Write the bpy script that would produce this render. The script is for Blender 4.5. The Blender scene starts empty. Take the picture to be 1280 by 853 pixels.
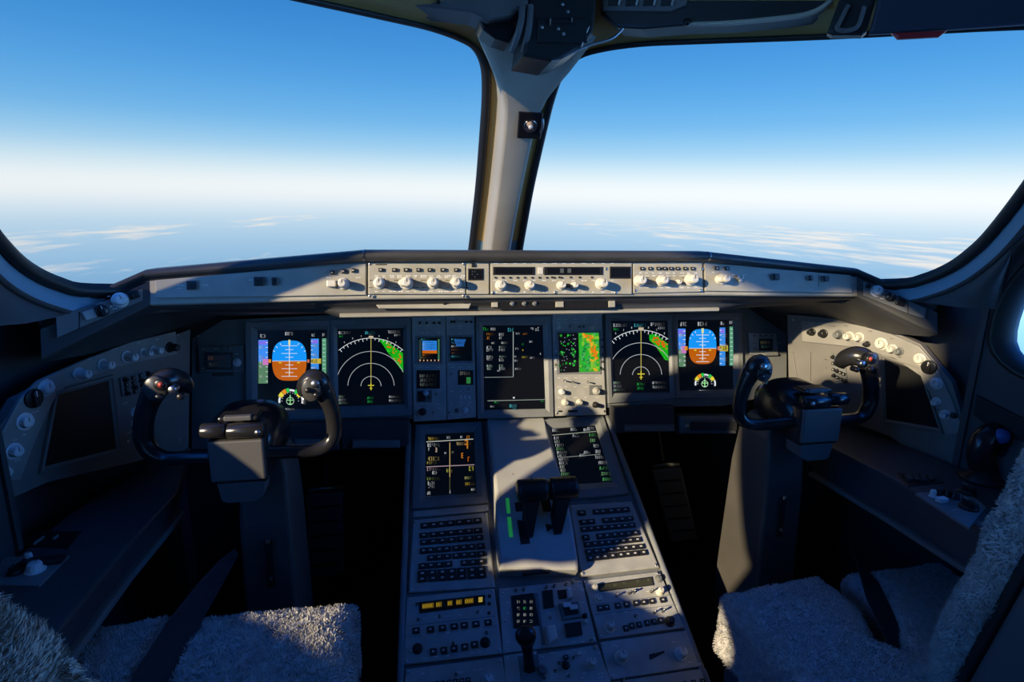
import bpy, bmesh, math, random
from mathutils import Vector, Matrix, noise
random.seed(7)
scene = bpy.context.scene
COL = scene.collection
PI = math.pi

# ------------------------------------------------------------------ camera model
FPX = 711.0
CAM = Vector((-0.2854, 0.0, 1.25))
_pi, _ya, _ro = math.radians(12.5), math.radians(10.87012545), math.radians(0.89135957)
FW = Vector((math.sin(_ya) * math.cos(_pi), math.cos(_ya) * math.cos(_pi), -math.sin(_pi)))
_r0 = Vector((math.cos(_ya), -math.sin(_ya), 0))
_u0 = _r0.cross(FW)
RT = math.cos(_ro) * _r0 + math.sin(_ro) * _u0
UP = -math.sin(_ro) * _r0 + math.cos(_ro) * _u0

def ray(x, y):
    return FW + RT * ((x - 640) / FPX) - UP * ((y - 426.5) / FPX)
def hit(x, y, p, n):
    d = ray(x, y)
    return CAM + d * ((p - CAM).dot(n) / d.dot(n))
def aty(x, y, Y): return hit(x, y, Vector((0, Y, 0)), Vector((0, 1, 0)))
def atx(x, y, X): return hit(x, y, Vector((X, 0, 0)), Vector((1, 0, 0)))
def atz(x, y, Z): return hit(x, y, Vector((0, 0, Z)), Vector((0, 0, 1)))

cam_data = bpy.data.cameras.new('camera')
cam = bpy.data.objects.new('camera', cam_data)
COL.objects.link(cam)
cam_data.sensor_width = 36
cam_data.lens = FPX / 1280 * 36
cam_data.clip_start = 0.02
cam_data.clip_end = 400000
m = Matrix.Identity(4)
for i in range(3):
    m[i][0], m[i][1], m[i][2], m[i][3] = RT[i], UP[i], -FW[i], CAM[i]
cam.matrix_world = m
scene.camera = cam
scene.view_settings.view_transform = 'Standard'
scene.view_settings.look = 'None'
scene.view_settings.exposure = 0
scene.view_settings.gamma = 1
scene.view_settings.use_curve_mapping = False

# ------------------------------------------------------------------ materials
MATS = {}
def s2l(c):
    return tuple((v / 255 / 12.92) if v / 255 <= 0.04045 else ((v / 255 + 0.055) / 1.055) ** 2.4 for v in c)
def mat(name, col, rough=0.5, metal=0.0, bump=0.0, bscale=200.0, var=0.0, vscale=20.0, spec=0.5, emit=None, estr=1.0, coat=0.0):
    if name in MATS: return MATS[name]
    mt = bpy.data.materials.new(name); mt.use_nodes = True
    nt = mt.node_tree; b = nt.nodes['Principled BSDF']
    b.inputs['Base Color'].default_value = (*col, 1)
    b.inputs['Roughness'].default_value = rough
    b.inputs['Metallic'].default_value = metal
    b.inputs['Specular IOR Level'].default_value = spec
    b.inputs['Coat Weight'].default_value = coat
    if bump or var:
        tc = nt.nodes.new('ShaderNodeTexCoord')
    if bump:
        nz = nt.nodes.new('ShaderNodeTexNoise'); nz.inputs['Scale'].default_value = bscale; nz.inputs['Detail'].default_value = 4
        nt.links.new(tc.outputs['Object'], nz.inputs['Vector'])
        bp = nt.nodes.new('ShaderNodeBump'); bp.inputs['Strength'].default_value = bump; bp.inputs['Distance'].default_value = 0.002
        nt.links.new(nz.outputs['Fac'], bp.inputs['Height']); nt.links.new(bp.outputs['Normal'], b.inputs['Normal'])
    if var:
        nv = nt.nodes.new('ShaderNodeTexNoise'); nv.inputs['Scale'].default_value = vscale; nv.inputs['Detail'].default_value = 6
        nt.links.new(tc.outputs['Object'], nv.inputs['Vector'])
        rp = nt.nodes.new('ShaderNodeValToRGB')
        rp.color_ramp.elements[0].position = 0.3; rp.color_ramp.elements[1].position = 0.72
        rp.color_ramp.elements[0].color = (*[c * (1 - var) for c in col], 1)
        rp.color_ramp.elements[1].color = (*[min(1, c * (1 + var)) for c in col], 1)
        nt.links.new(nv.outputs['Fac'], rp.inputs['Fac']); nt.links.new(rp.outputs['Color'], b.inputs['Base Color'])
        rr = nt.nodes.new('ShaderNodeMapRange'); rr.inputs['To Min'].default_value = max(0.05, rough - 0.1); rr.inputs['To Max'].default_value = min(1, rough + 0.12)
        nt.links.new(nv.outputs['Fac'], rr.inputs['Value']); nt.links.new(rr.outputs['Result'], b.inputs['Roughness'])
    if emit:
        b.inputs['Emission Color'].default_value = (*emit, 1)
        b.inputs['Emission Strength'].default_value = estr
    MATS[name] = mt
    return mt
def glow(name, rgb, k=1.0):
    """A lit pixel area of a display: emits its own colour, hardly reflects."""
    return mat('glow_' + name, (0.005, 0.005, 0.006), rough=0.25, emit=s2l(rgb), estr=k, spec=0.3)

PANEL = mat('panel_grey', (0.40, 0.405, 0.40), 0.42, var=0.16, vscale=22, bump=0.12, bscale=260)
PANEL2 = mat('panel_grey_dark', (0.16, 0.17, 0.18), 0.45, var=0.15, vscale=16, bump=0.12, bscale=260)
BEZEL = mat('bezel_grey', (0.21, 0.225, 0.245), 0.38, var=0.12, vscale=18, bump=0.06, bscale=300)
QUADM = mat('quadrant_grey', (0.45, 0.455, 0.46), 0.4, var=0.08, vscale=14, bump=0.05)
FASC = mat('fascia_grey', (0.36, 0.345, 0.295), 0.45, var=0.12, vscale=18, bump=0.12, bscale=260)
LEATHER = mat('black_padding', (0.05, 0.05, 0.052), 0.42, bump=0.25, bscale=500, var=0.2, vscale=8)
LINER = mat('dark_liner', (0.055, 0.057, 0.064), 0.55, bump=0.2, bscale=350, var=0.15, vscale=5)
SIDEP = mat('side_panel_grey', (0.165, 0.16, 0.155), 0.48, bump=0.15, bscale=300, var=0.12, vscale=10)
CONS = mat('console_grey', (0.05, 0.053, 0.06), 0.45, bump=0.2, bscale=300, var=0.15, vscale=8)
BLACK = mat('black_plastic', (0.012, 0.012, 0.014), 0.35, bump=0.05, bscale=300)
BLACKM = mat('black_matt', (0.010, 0.010, 0.011), 0.7)
GLOSSB = mat('yoke_black', (0.018, 0.018, 0.02), 0.22, bump=0.04, bscale=180, var=0.25, vscale=12)
COLG = mat('column_grey', (0.075, 0.07, 0.066), 0.5, bump=0.25, bscale=600, var=0.2, vscale=6)
YOKEG = mat('yoke_pad_grey', (0.10, 0.10, 0.105), 0.5, bump=0.2, bscale=700)
KNOB = mat('knob_ivory', (0.62, 0.60, 0.55), 0.45, bump=0.08, bscale=400, var=0.08, vscale=60)
KNOBW = mat('knob_pale', (0.66, 0.68, 0.70), 0.4, var=0.08, vscale=60)
METAL = mat('screw_metal', (0.5, 0.5, 0.5), 0.3, metal=1.0)
LEG = mat('legend_white', (0.85, 0.86, 0.86), 0.6)
BTN = mat('button_black', (0.015, 0.015, 0.017), 0.4)
BTNCAP = mat('button_legend', (0.55, 0.55, 0.53), 0.6)
POST = mat('post_paint', (0.55, 0.50, 0.39), 0.5, bump=0.08, bscale=300, var=0.08, vscale=8)
SEALM = mat('window_seal', (0.02, 0.021, 0.022), 0.5)
REVEAL = mat('reveal_sky_tint', (0.20, 0.36, 0.48), 0.5, var=0.06, vscale=8)  # blue of the sky light tinted into the reveal colour
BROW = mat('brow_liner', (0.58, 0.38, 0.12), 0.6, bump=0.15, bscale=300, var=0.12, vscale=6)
CEIL = mat('ceiling_liner', (0.30, 0.30, 0.31), 0.6, bump=0.15, bscale=300)
FLOORM = mat('floor_carpet', (0.015, 0.015, 0.017), 0.9, bump=0.6, bscale=500)
WELL = mat('footwell_black', (0.016, 0.018, 0.022), 0.7)
PEDAL = mat('pedal_dark', (0.16, 0.18, 0.21), 0.5, bump=0.2, bscale=300)
WOOL = mat('sheepskin_grey', (0.52, 0.51, 0.51), 0.95, bump=1.0, bscale=260, var=0.22, vscale=90, spec=0.1)
SHELL = mat('seat_shell', (0.09, 0.10, 0.12), 0.7, bump=0.2, bscale=500)
PIPING = mat('seat_piping', (0.012, 0.012, 0.014), 0.6)
STRAP = mat('belt_webbing', (0.014, 0.018, 0.026), 0.6, bump=0.4, bscale=900)
STEEL = mat('brushed_steel', (0.45, 0.46, 0.47), 0.35, metal=1.0, bump=0.1)
RED = mat('red_lens', (0.40, 0.03, 0.04), 0.3)
AMBERGL = mat('amber_display_glass', (0.01, 0.009, 0.004), 0.15)
GREENS = mat('green_scale', (0.01, 0.12, 0.04), 0.5, emit=(0.01, 0.20, 0.05), estr=0.7)
SCRB = glow('screen_black', (3, 8, 18), 0.8)

def glass_mat(nm, tint):
    mt = bpy.data.materials.new(nm); mt.use_nodes = True
    nt = mt.node_tree; nt.nodes.clear()
    o = nt.nodes.new('ShaderNodeOutputMaterial'); mx = nt.nodes.new('ShaderNodeMixShader')
    t = nt.nodes.new('ShaderNodeBsdfTransparent'); g = nt.nodes.new('ShaderNodeBsdfGlossy'); g.inputs['Roughness'].default_value = 0.02
    t.inputs['Color'].default_value = (*tint, 1)
    f = nt.nodes.new('ShaderNodeFresnel'); f.inputs['IOR'].default_value = 1.12
    nt.links.new(f.outputs[0], mx.inputs[0]); nt.links.new(t.outputs[0], mx.inputs[1]); nt.links.new(g.outputs[0], mx.inputs[2]); nt.links.new(mx.outputs[0], o.inputs[0])
    return mt
GLASS = glass_mat('side_glass', (.97, .98, .98)); WSGLASS = glass_mat('tinted_windshield_glass', (.455, .455, .455))

# ------------------------------------------------------------------ mesh builder
class MB:
    def __init__(self): self.v = []; self.f = []; self.m = []; self.s = []; self.mats = []
    def mi(self, mt):
        if mt not in self.mats: self.mats.append(mt)
        return self.mats.index(mt)
    def add(self, vs, fs, mt, M=None, smooth=False):
        o = len(self.v); k = self.mi(mt)
        for p in vs:
            p = Vector(p)
            self.v.append(tuple(M @ p) if M is not None else tuple(p))
        for f in fs:
            self.f.append([i + o for i in f]); self.m.append(k); self.s.append(smooth)
        return self
    def bm(self, bm, mt, M=None, smooth=False):
        bm.verts.ensure_lookup_table(); bm.verts.index_update()
        self.add([v.co.copy() for v in bm.verts], [[v.index for v in f.verts] for f in bm.faces], mt, M, smooth); bm.free()
        return self
    def box(self, c, s, mt, M=None, bev=0.0, seg=2, smooth=False):
        bm = bmesh.new(); bmesh.ops.create_cube(bm, size=1)
        for v in bm.verts: v.co = Vector((v.co.x * s[0] + c[0], v.co.y * s[1] + c[1], v.co.z * s[2] + c[2]))
        if bev: bmesh.ops.bevel(bm, geom=bm.edges[:], offset=min(bev, min(s) * 0.49), segments=seg, affect='EDGES', profile=0.5)
        return self.bm(bm, mt, M, smooth or bev > 0 and seg > 2)
    def prism(self, poly, h0, h1, mt, M=None, bev=0.0, seg=2, smooth=False):
        """poly: 2D outline in local xy (counter-clockwise seen from +z), extruded from z=h0 to h1."""
        bm = bmesh.new()
        lo = [bm.verts.new((p[0], p[1], h0)) for p in poly]; hi = [bm.verts.new((p[0], p[1], h1)) for p in poly]
        n = len(poly)
        bm.faces.new(lo[::-1]); top = bm.faces.new(hi)
        for i in range(n): bm.faces.new((lo[i], lo[(i + 1) % n], hi[(i + 1) % n], hi[i]))
        bmesh.ops.recalc_face_normals(bm, faces=bm.faces[:])
        if bev:
            ed = [e for e in bm.edges if e.verts[0] in hi and e.verts[1] in hi]
            bmesh.ops.bevel(bm, geom=ed, offset=bev, segments=seg, affect='EDGES', profile=0.5)
        return self.bm(bm, mt, M, smooth)
    def lathe(self, prof, mt, M=None, n=20, smooth=True):
        vs, fs = [], []
        for r, z in prof:
            for k in range(n):
                a = 2 * PI * k / n; vs.append((r * math.cos(a), r * math.sin(a), z))
        for j in range(len(prof) - 1):
            for k in range(n): fs.append((j * n + k, j * n + (k + 1) % n, (j + 1) * n + (k + 1) % n, (j + 1) * n + k))
        if prof[-1][0] > 1e-6: fs.append([(len(prof) - 1) * n + k for k in range(n)])
        if prof[0][0] > 1e-6: fs.append([k for k in range(n)][::-1])
        return self.add(vs, fs, mt, M, smooth)
    def loft(self, rings, mt, M=None, closed=True, caps=True, smooth=True):
        n = len(rings[0]); vs = [p for r in rings for p in r]; fs = []
        for j in range(len(rings) - 1):
            for k in range(n if closed else n - 1):
                fs.append((j * n + k, j * n + (k + 1) % n, (j + 1) * n + (k + 1) % n, (j + 1) * n + k))
        if caps and closed:
            fs.append([k for k in range(n)][::-1]); fs.append([(len(rings) - 1) * n + k for k in range(n)])
        return self.add(vs, fs, mt, M, smooth)
    def tube(self, pts, rad, mt, n=14, M=None, flat=1.0, up=None, sub=5):
        """round (or flattened) tube through pts (Catmull-Rom), radius per point"""
        P = [Vector(p) for p in pts]
        R = rad if isinstance(rad, (list, tuple)) else [rad] * len(P)
        Q, RR = [], []
        for i in range(len(P) - 1):
            p0, p1, p2, p3 = P[max(0, i - 1)], P[i], P[i + 1], P[min(len(P) - 1, i + 2)]
            for k in range(sub):
                t = k / sub
                Q.append(0.5 * ((2 * p1) + (p2 - p0) * t + (2 * p0 - 5 * p1 + 4 * p2 - p3) * t * t + (3 * p1 - p0 - 3 * p2 + p3) * t ** 3))
                RR.append(R[i] + (R[i + 1] - R[i]) * t)
        Q.append(P[-1]); RR.append(R[-1])
        rings = []; ref = Vector(up) if up else None
        for i in range(len(Q)):
            d = (Q[min(i + 1, len(Q) - 1)] - Q[max(i - 1, 0)]).normalized()
            if ref is None:
                ref = Vector((0, 0, 1)) if abs(d.z) < 0.9 else Vector((1, 0, 0))
            a = (ref - d * ref.dot(d)).normalized(); b = d.cross(a)
            if not up: ref = a
            rings.append([Q[i] + a * (math.cos(2 * PI * k / n) * RR[i]) + b * (math.sin(2 * PI * k / n) * RR[i] * flat) for k in range(n)])
        return self.loft(rings, mt, M)
    def ball(self, c, r, mt, M=None, s=(1, 1, 1), n=12):
        bm = bmesh.new(); bmesh.ops.create_uvsphere(bm, u_segments=n * 2, v_segments=n, radius=1)
        for v in bm.verts: v.co = Vector((v.co.x * r * s[0] + c[0], v.co.y * r * s[1] + c[1], v.co.z * r * s[2] + c[2]))
        return self.bm(bm, mt, M, True)
    def quad(self, a, b, c, d, mt, M=None): return self.add([a, b, c, d], [(0, 1, 2, 3)], mt, M)
    def mesh(self, name):
        me = bpy.data.meshes.new(name); me.from_pydata(self.v, [], self.f)
        for mt in self.mats: me.materials.append(mt)
        me.polygons.foreach_set('material_index', self.m); me.polygons.foreach_set('use_smooth', self.s)
        me.update(); return me
    def build(self, name, parent=None, fix=False):
        me = self.mesh(name)
        if fix:
            bm = bmesh.new(); bm.from_mesh(me); bmesh.ops.recalc_face_normals(bm, faces=bm.faces[:]); bm.to_mesh(me); bm.free()
        return put(me, name, parent)

def put(me, name, parent=None, loc=None, M=None):
    o = bpy.data.objects.new(name, me); COL.objects.link(o)
    if parent is not None: o.parent = parent
    if M is not None: o.matrix_local = M
    elif loc is not None: o.location = loc
    return o
def tag(o, label=None, cat=None, group=None, kind=None):
    if label: o['label'] = label
    if cat: o['category'] = cat
    if group: o['group'] = group
    if kind: o['kind'] = kind
    return o
def thing(name, label, cat, M=None, loc=None, group=None):
    o = bpy.data.objects.new(name, None); COL.objects.link(o); o.empty_display_size = 0.05
    if M is not None: o.matrix_world = M
    elif loc is not None: o.location = loc
    return tag(o, label, cat, group)
def mirror_mesh(me):
    r = me.copy()
    bm = bmesh.new(); bm.from_mesh(r)
    for v in bm.verts: v.co.x = -v.co.x
    bmesh.ops.reverse_faces(bm, faces=bm.faces[:]); bm.to_mesh(r); bm.free(); return r

# ------------------------------------------------------------------ flat frames: a surface of the cockpit, measured in its own plane
class Frame:
    def __init__(self, p, u, v):
        self.p = Vector(p); self.u = Vector(u).normalized()
        v = Vector(v); self.v = (v - self.u * v.dot(self.u)).normalized(); self.n = self.u.cross(self.v)
        self.sx, self.ox, self.oy = 1.0, 0.0, 0.0
    def z(self, scale=1.0, ox=0.0, oy=0.0):
        """read positions from an enlarged detail: photo px = o + value / scale"""
        f = Frame.__new__(Frame); f.__dict__.update(self.__dict__); f.sx, f.ox, f.oy = scale, ox, oy; return f
    def w(self, x, y): return hit(self.ox + x / self.sx, self.oy + y / self.sx, self.p, self.n)
    def M(self, o):
        m = Matrix.Identity(4)
        for i in range(3): m[i][0], m[i][1], m[i][2], m[i][3] = self.u[i], self.v[i], self.n[i], o[i]
        return m
    def off(self, d):
        f = Frame.__new__(Frame); f.__dict__.update(self.__dict__); f.p = self.p + self.n * d; return f

class Unit:
    """a thing lying on a frame: its root sits at the middle of its outline"""
    def __init__(self, fr, name, label, cat, quad, group=None, lift=0.0):
        self.fr = fr; P = [fr.w(*q) for q in quad]
        o = sum(P, Vector()) / len(P)
        self.o = o; self.root = thing(name, label, cat, fr.M(o + fr.n * lift), group=group); self.lift = lift
        self.q = [self.l(*q) for q in quad]
    def l(self, x, y, f=None):
        d = (f or self.fr).w(x, y) - self.o
        return Vector((d.dot(self.fr.u), d.dot(self.fr.v)))
    def plate(self, mt, t=0.004, name='faceplate', quad=None, bev=0.0012, down=0.0018):
        q = [self.l(*p) for p in quad] if quad else self.q
        if area(q) < 0: q = q[::-1]
        return MB().prism(q, -down, t, mt, bev=bev).build(name, self.root)
    def at(self, me, name, x, y, h=0.004, rot=0.0, f=None):
        p = self.l(x, y, f)
        return put(me, name, self.root, M=Matrix.Translation((p.x, p.y, h)) @ Matrix.Rotation(rot, 4, 'Z'))
    def rect(self, mb, x0, y0, x1, y1, h0, h1, mt, bev=0.0, f=None):
        q = [self.l(x0, y1, f), self.l(x1, y1, f), self.l(x1, y0, f), self.l(x0, y0, f)]
        if area(q) < 0: q = q[::-1]
        mb.prism(q, h0, h1, mt, bev=bev); return mb
    def flat(self, mb, pts, h, mt, f=None, local=False):
        q = [Vector(p) for p in pts] if local else [self.l(*p, f) for p in pts]
        if area(q) < 0: q = q[::-1]
        mb.add([(p.x, p.y, h) for p in q], [list(range(len(q)))], mt); return mb
def area(q): return 0.5 * sum(q[i][0] * q[(i + 1) % len(q)][1] - q[(i + 1) % len(q)][0] * q[i][1] for i in range(len(q)))

# ------------------------------------------------------------------ small hardware, one mesh each, shared by every copy
def knob_mesh(r, h, mt, skirt=True, pointer=True, ring=None):
    mb = MB()
    if skirt: mb.lathe([(r * 1.28, 0), (r * 1.28, h * .1), (r * 1.05, h * .16)], ring or mt, n=24)
    pr = [(r, h * .1), (r * 0.98, h * .22), (r * .86, h * .3), (r * .84, h * .86), (r * .74, h), (r * .5, h * .99), (0.0, h * .98)]
    mb.lathe(pr, mt, n=24)
    n = 12
    for k in range(n):
        a = 2 * PI * k / n
        mb.box((r * .86 * math.cos(a), r * .86 * math.sin(a), h * .58), (r * .1, r * .1, h * .5), mt, bev=r * .03, seg=1)
    if pointer: mb.box((0, r * .42, h * 1.0), (r * .1, r * .7, h * .03), BLACK)
    return mb.mesh('knob')
def lever_mesh(mt=METAL):
    return MB().lathe([(.0035, 0), (.0035, .002), (.0018, .003), (.0016, .009), (.0024, .013), (.002, .0155), (0, .016)], mt, n=10).mesh('toggle')
def btn_mesh(w, h, t=.003, cap=True, mt=BTN, cm=BTNCAP):
    mb = MB().box((0, 0, t / 2), (w, h, t), mt, bev=min(w, h) * .12)
    if cap:
        k = random.random()
        mb.box((w * (-.08 + .1 * k), h * .02, t + .0001), (w * .34, h * .28, .0002), cm)
    return mb.mesh('button')
def pointer_knob_mesh(r, h, mt):
    mb = MB().lathe([(r * 1.2, 0), (r * 1.2, h * .25), (r, h * .35), (0, h * .36)], mt, n=24)
    mb.prism([(-r * .32, -r), (r * .32, -r), (r * .36, r * .6), (0, r * 1.15), (-r * .36, r * .6)], h * .3, h, mt, bev=r * .08)
    mb.box((0, r * .6, h * 1.0), (r * .1, r * .7, h * .02), LEG)
    return mb.mesh('selector')
K_SCREW = MB().lathe([(.0032, 0), (.0032, .0008), (.0026, .0014), (0, .0016)], METAL, n=10).mesh('screw')
K_TOG = lever_mesh()
K_TOGB = lever_mesh(BLACK)
KN = {}
def knob(r_mm, h_mm, mt=KNOB, **k):
    key = (r_mm, h_mm, mt.name, tuple(sorted((a, str(b)) for a, b in k.items())))
    if key not in KN: KN[key] = knob_mesh(r_mm / 1000, h_mm / 1000, mt, **k)
    return KN[key]
BT = {}
def btn(w_mm, h_mm, t_mm=3, cap=True, mt=BTN, cm=BTNCAP, var=0):
    key = (w_mm, h_mm, t_mm, cap, mt.name, cm.name, var)
    if key not in BT: BT[key] = btn_mesh(w_mm / 1000, h_mm / 1000, t_mm / 1000, cap, mt, cm)
    return BT[key]
def sel(r_mm, h_mm, mt=KNOB):
    key = ('sel', r_mm, h_mm, mt.name)
    if key not in KN: KN[key] = pointer_knob_mesh(r_mm / 1000, h_mm / 1000, mt)
    return KN[key]

def dashes(u, spots, mt=LEG, h=.0044, f=None, name='lettering', size=(.0022, .0012), n=4, spread=.009):
    """worn white legend marks round the controls: one mesh per unit"""
    mb = MB()
    for (x, y) in spots:
        p = u.l(x, y, f); L = random.uniform(.5, 1.2) * spread; X = p.x - L / 2
        for k in range(random.randint(2, n)):
            w = random.uniform(.6, 1.8) * size[0]
            mb.box((X + w / 2, p.y, h), (w, size[1] * random.uniform(.8, 1.5), .0002), mt); X += w + size[0] * .5
            if X > p.x + L / 2: break
    return mb.build(name, u.root)
def screws(u, spots, h=.0038, f=None):
    for s in spots: u.at(K_SCREW, 'screw', *s, h=h, f=f)
# ================================================================== SKY, EARTH HAZE, SUN
_a, _b = ray(0, 236).normalized(), ray(1280, 260).normalized()
SKYUP = _a.cross(_b).normalized()
if SKYUP.z < 0: SKYUP = -SKYUP
SKYK = 2.2
world = bpy.data.worlds.new('sky'); scene.world = world; world.use_nodes = True
nt = world.node_tree; nt.nodes.clear()
wo = nt.nodes.new('ShaderNodeOutputWorld'); bg = nt.nodes.new('ShaderNodeBackground'); tc = nt.nodes.new('ShaderNodeTexCoord')
dt = nt.nodes.new('ShaderNodeVectorMath'); dt.operation = 'DOT_PRODUCT'; dt.inputs[1].default_value = SKYUP
nt.links.new(tc.outputs['Generated'], dt.inputs[0])
mr = nt.nodes.new('ShaderNodeMapRange'); mr.inputs['From Min'].default_value = -0.5; mr.inputs['From Max'].default_value = 0.5
nt.links.new(dt.outputs['Value'], mr.inputs['Value'])
rp = nt.nodes.new('ShaderNodeValToRGB'); rp.color_ramp.interpolation = 'B_SPLINE'
SKY = [(-0.5, (46, 84, 132)), (-0.20, (96, 150, 200)), (-0.115, (138, 184, 222)), (-0.075, (162, 200, 230)), (-0.04, (190, 218, 238)), (-0.015, (222, 236, 246)), (0.010, (250, 252, 252)),
       (0.040, (218, 238, 247)), (0.072, (162, 210, 241)), (0.115, (112, 184, 237)), (0.18, (80, 160, 228)), (0.25, (60, 140, 214)), (0.33, (44, 118, 194)), (0.5, (26, 82, 152))]
cr = rp.color_ramp
while len(cr.elements) < len(SKY): cr.elements.new(0.5)
for e, (s, c) in zip(cr.elements, SKY):
    e.position = s + 0.5; e.color = (*s2l(c), 1)
nt.links.new(mr.outputs['Result'], rp.inputs['Fac'])
# the sky is a little deeper towards the captain's side, away from the forward haze
ax = nt.nodes.new('ShaderNodeVectorMath'); ax.operation = 'DOT_PRODUCT'; ax.inputs[1].default_value = (1, 0.25, 0)
nt.links.new(tc.outputs['Generated'], ax.inputs[0])
m2 = nt.nodes.new('ShaderNodeMapRange'); m2.inputs['From Min'].default_value = -0.8; m2.inputs['From Max'].default_value = 0.8
m2.inputs['To Min'].default_value = 0.90 * SKYK; m2.inputs['To Max'].default_value = 1.06 * SKYK
nt.links.new(ax.outputs['Value'], m2.inputs['Value']); nt.links.new(m2.outputs['Result'], bg.inputs['Strength'])
nt.links.new(bg.outputs[0], wo.inputs[0])

SUN_D = Vector((1.0, 0.633, -0.367)).normalized()
sl = bpy.data.lights.new('sun', 'SUN'); sl.energy = 7.5; sl.color = (1.0, 0.80, 0.49); sl.angle = math.radians(0.9)
so = bpy.data.objects.new('sun', sl); COL.objects.link(so); so.rotation_euler = (-SUN_D).to_track_quat('Z', 'Y').to_euler()

# cloud decks of the sky below the horizon: laid out on a level plane far beneath, so they recede and thin out with distance
E1 = (Vector((1, 0, 0)) - SKYUP * SKYUP.x).normalized(); E2 = SKYUP.cross(E1)
def N_(t, **k):
    n = nt.nodes.new(t)
    for a_, v in k.items(): setattr(n, a_, v)
    return n
def math_(op, a_, b_=None, clamp=False):
    n = N_('ShaderNodeMath', operation=op, use_clamp=clamp)
    for i, v in enumerate((a_, b_)):
        if v is None: continue
        if isinstance(v, (int, float)): n.inputs[i].default_value = v
        else: nt.links.new(v, n.inputs[i])
    return n.outputs[0]
def dot_(v):
    n = N_('ShaderNodeVectorMath', operation='DOT_PRODUCT'); n.inputs[1].default_value = v; nt.links.new(tc.outputs['Generated'], n.inputs[0]); return n.outputs['Value']
dn = math_('MAXIMUM', math_('MULTIPLY', dt.outputs['Value'], -1.0), 0.004)
PX, PY = math_('DIVIDE', dot_(E1), dn), math_('DIVIDE', dot_(E2), dn)
cx_ = N_('ShaderNodeCombineXYZ'); nt.links.new(math_('MULTIPLY', PX, 1.7), cx_.inputs[0]); nt.links.new(math_('MULTIPLY', PY, .75), cx_.inputs[1])
def cell(px, py):
    d = ray(px, py); k = max(-d.dot(SKYUP), 1e-4); return d.dot(E1) / k, d.dot(E2) / k
cz = N_('ShaderNodeTexNoise'); cz.inputs['Scale'].default_value = .55; cz.inputs['Detail'].default_value = 10; cz.inputs['Roughness'].default_value = .62
nt.links.new(cx_.outputs[0], cz.inputs['Vector'])
cov = None
for px, py, dx, dy, k in ((50, 300, 130, 26, 1.0), (352, 274, 55, 7, .85), (1040, 300, 210, 24, 1.0), (850, 285, 140, 10, .55), (1130, 325, 120, 24, 1.0), (250, 330, 200, 22, .35)):
    c0 = cell(px, py); c1 = cell(px + dx, py); c2 = cell(px, py - dy); c3 = cell(px, py + dy)
    rx = abs(c1[0] - c0[0]) or .1; ry = max(abs(c2[1] - c0[1]), abs(c3[1] - c0[1]))
    ux = math_('DIVIDE', math_('SUBTRACT', PX, c0[0]), rx); uy = math_('DIVIDE', math_('SUBTRACT', PY, c0[1]), ry)
    e = math_('MULTIPLY', math_('SUBTRACT', 1.0, math_('ADD', math_('MULTIPLY', ux, ux), math_('MULTIPLY', uy, uy)), True), k)
    cov = e if cov is None else math_('MAXIMUM', cov, e)
mr_c = N_('ShaderNodeMapRange'); mr_c.inputs['From Min'].default_value = .42; mr_c.inputs['From Max'].default_value = .62
nt.links.new(math_('ADD', cz.outputs['Fac'], math_('MULTIPLY', math_('SUBTRACT', math_('POWER', cov, .5), 1.0), .22)), mr_c.inputs['Value'])
cm = N_('ShaderNodeMix', data_type='RGBA')
nt.links.new(math_('MULTIPLY', math_('MULTIPLY', mr_c.outputs[0], .85), math_('LESS_THAN', dt.outputs['Value'], -0.012)), cm.inputs[0])
nt.links.new(rp.outputs['Color'], cm.inputs[6]); cm.inputs[7].default_value = (*s2l((240, 235, 228)), 1)
# beside and behind, sky boosted brighter and bluer to add cabin fill
fm = N_('ShaderNodeMapRange'); fm.inputs['From Min'].default_value = .45; fm.inputs['From Max'].default_value = -.05; fm.interpolation_type = 'SMOOTHSTEP'
nt.links.new(dot_(Vector((0, 1, 0))), fm.inputs['Value'])
tb = N_('ShaderNodeMix', data_type='RGBA', blend_type='MULTIPLY'); nt.links.new(fm.outputs[0], tb.inputs[0]); nt.links.new(cm.outputs[2], tb.inputs[6]); tb.inputs[7].default_value = (1.3, 2.3, 3.6, 1)
nt.links.new(tb.outputs[2], bg.inputs['Color'])

# ================================================================== WINDSHIELD (two panes, one each side of the post)
WN = Vector((-.579, -.621, -.528)).normalized()          # right pane, towards the cabin
WC = 1.747 / Vector((-.579, -.621, -.528)).length
def wpt(X, Z): return Vector((X, (1.747 - .579 * X - .528 * Z) / .621, Z))
WOUT = [(.078, 1.125), (.075, 1.23), (.074, 1.336), (.0775, 1.462), (.081, 1.525), (.090, 1.572), (.112, 1.598), (.15, 1.607), (.22, 1.607), (.31, 1.598), (.49, 1.578), (.70, 1.558), (.755, 1.545), (.795, 1.51),
        (.818, 1.45), (.838, 1.38), (.853, 1.314), (.866, 1.23), (.867, 1.19), (.861, 1.155), (.843, 1.127), (.815, 1.112), (.70, 1.10), (.5, 1.09), (.3, 1.09), (.12, 1.095), (.088, 1.105)]
def closed_curve(P, sub=4):
    n = len(P); out = []
    for i in range(n):
        p0, p1, p2, p3 = P[i - 1], P[i], P[(i + 1) % n], P[(i + 2) % n]
        for k in range(sub):
            t = k / sub
            out.append(0.5 * ((2 * p1) + (p2 - p0) * t + (2 * p0 - 5 * p1 + 4 * p2 - p3) * t * t + (3 * p1 - p0 - 3 * p2 + p3) * t ** 3))
    return out
WP = closed_curve([wpt(*q) for q in WOUT])
_n = len(WP); WO = []
_cen = sum(WP, Vector()) / _n
for i in range(_n):
    t = (WP[(i + 1) % _n] - WP[i - 1]).normalized(); o = t.cross(WN).normalized()
    if o.dot(WP[i] - _cen) < 0: o = -o
    WO.append(o)
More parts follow.
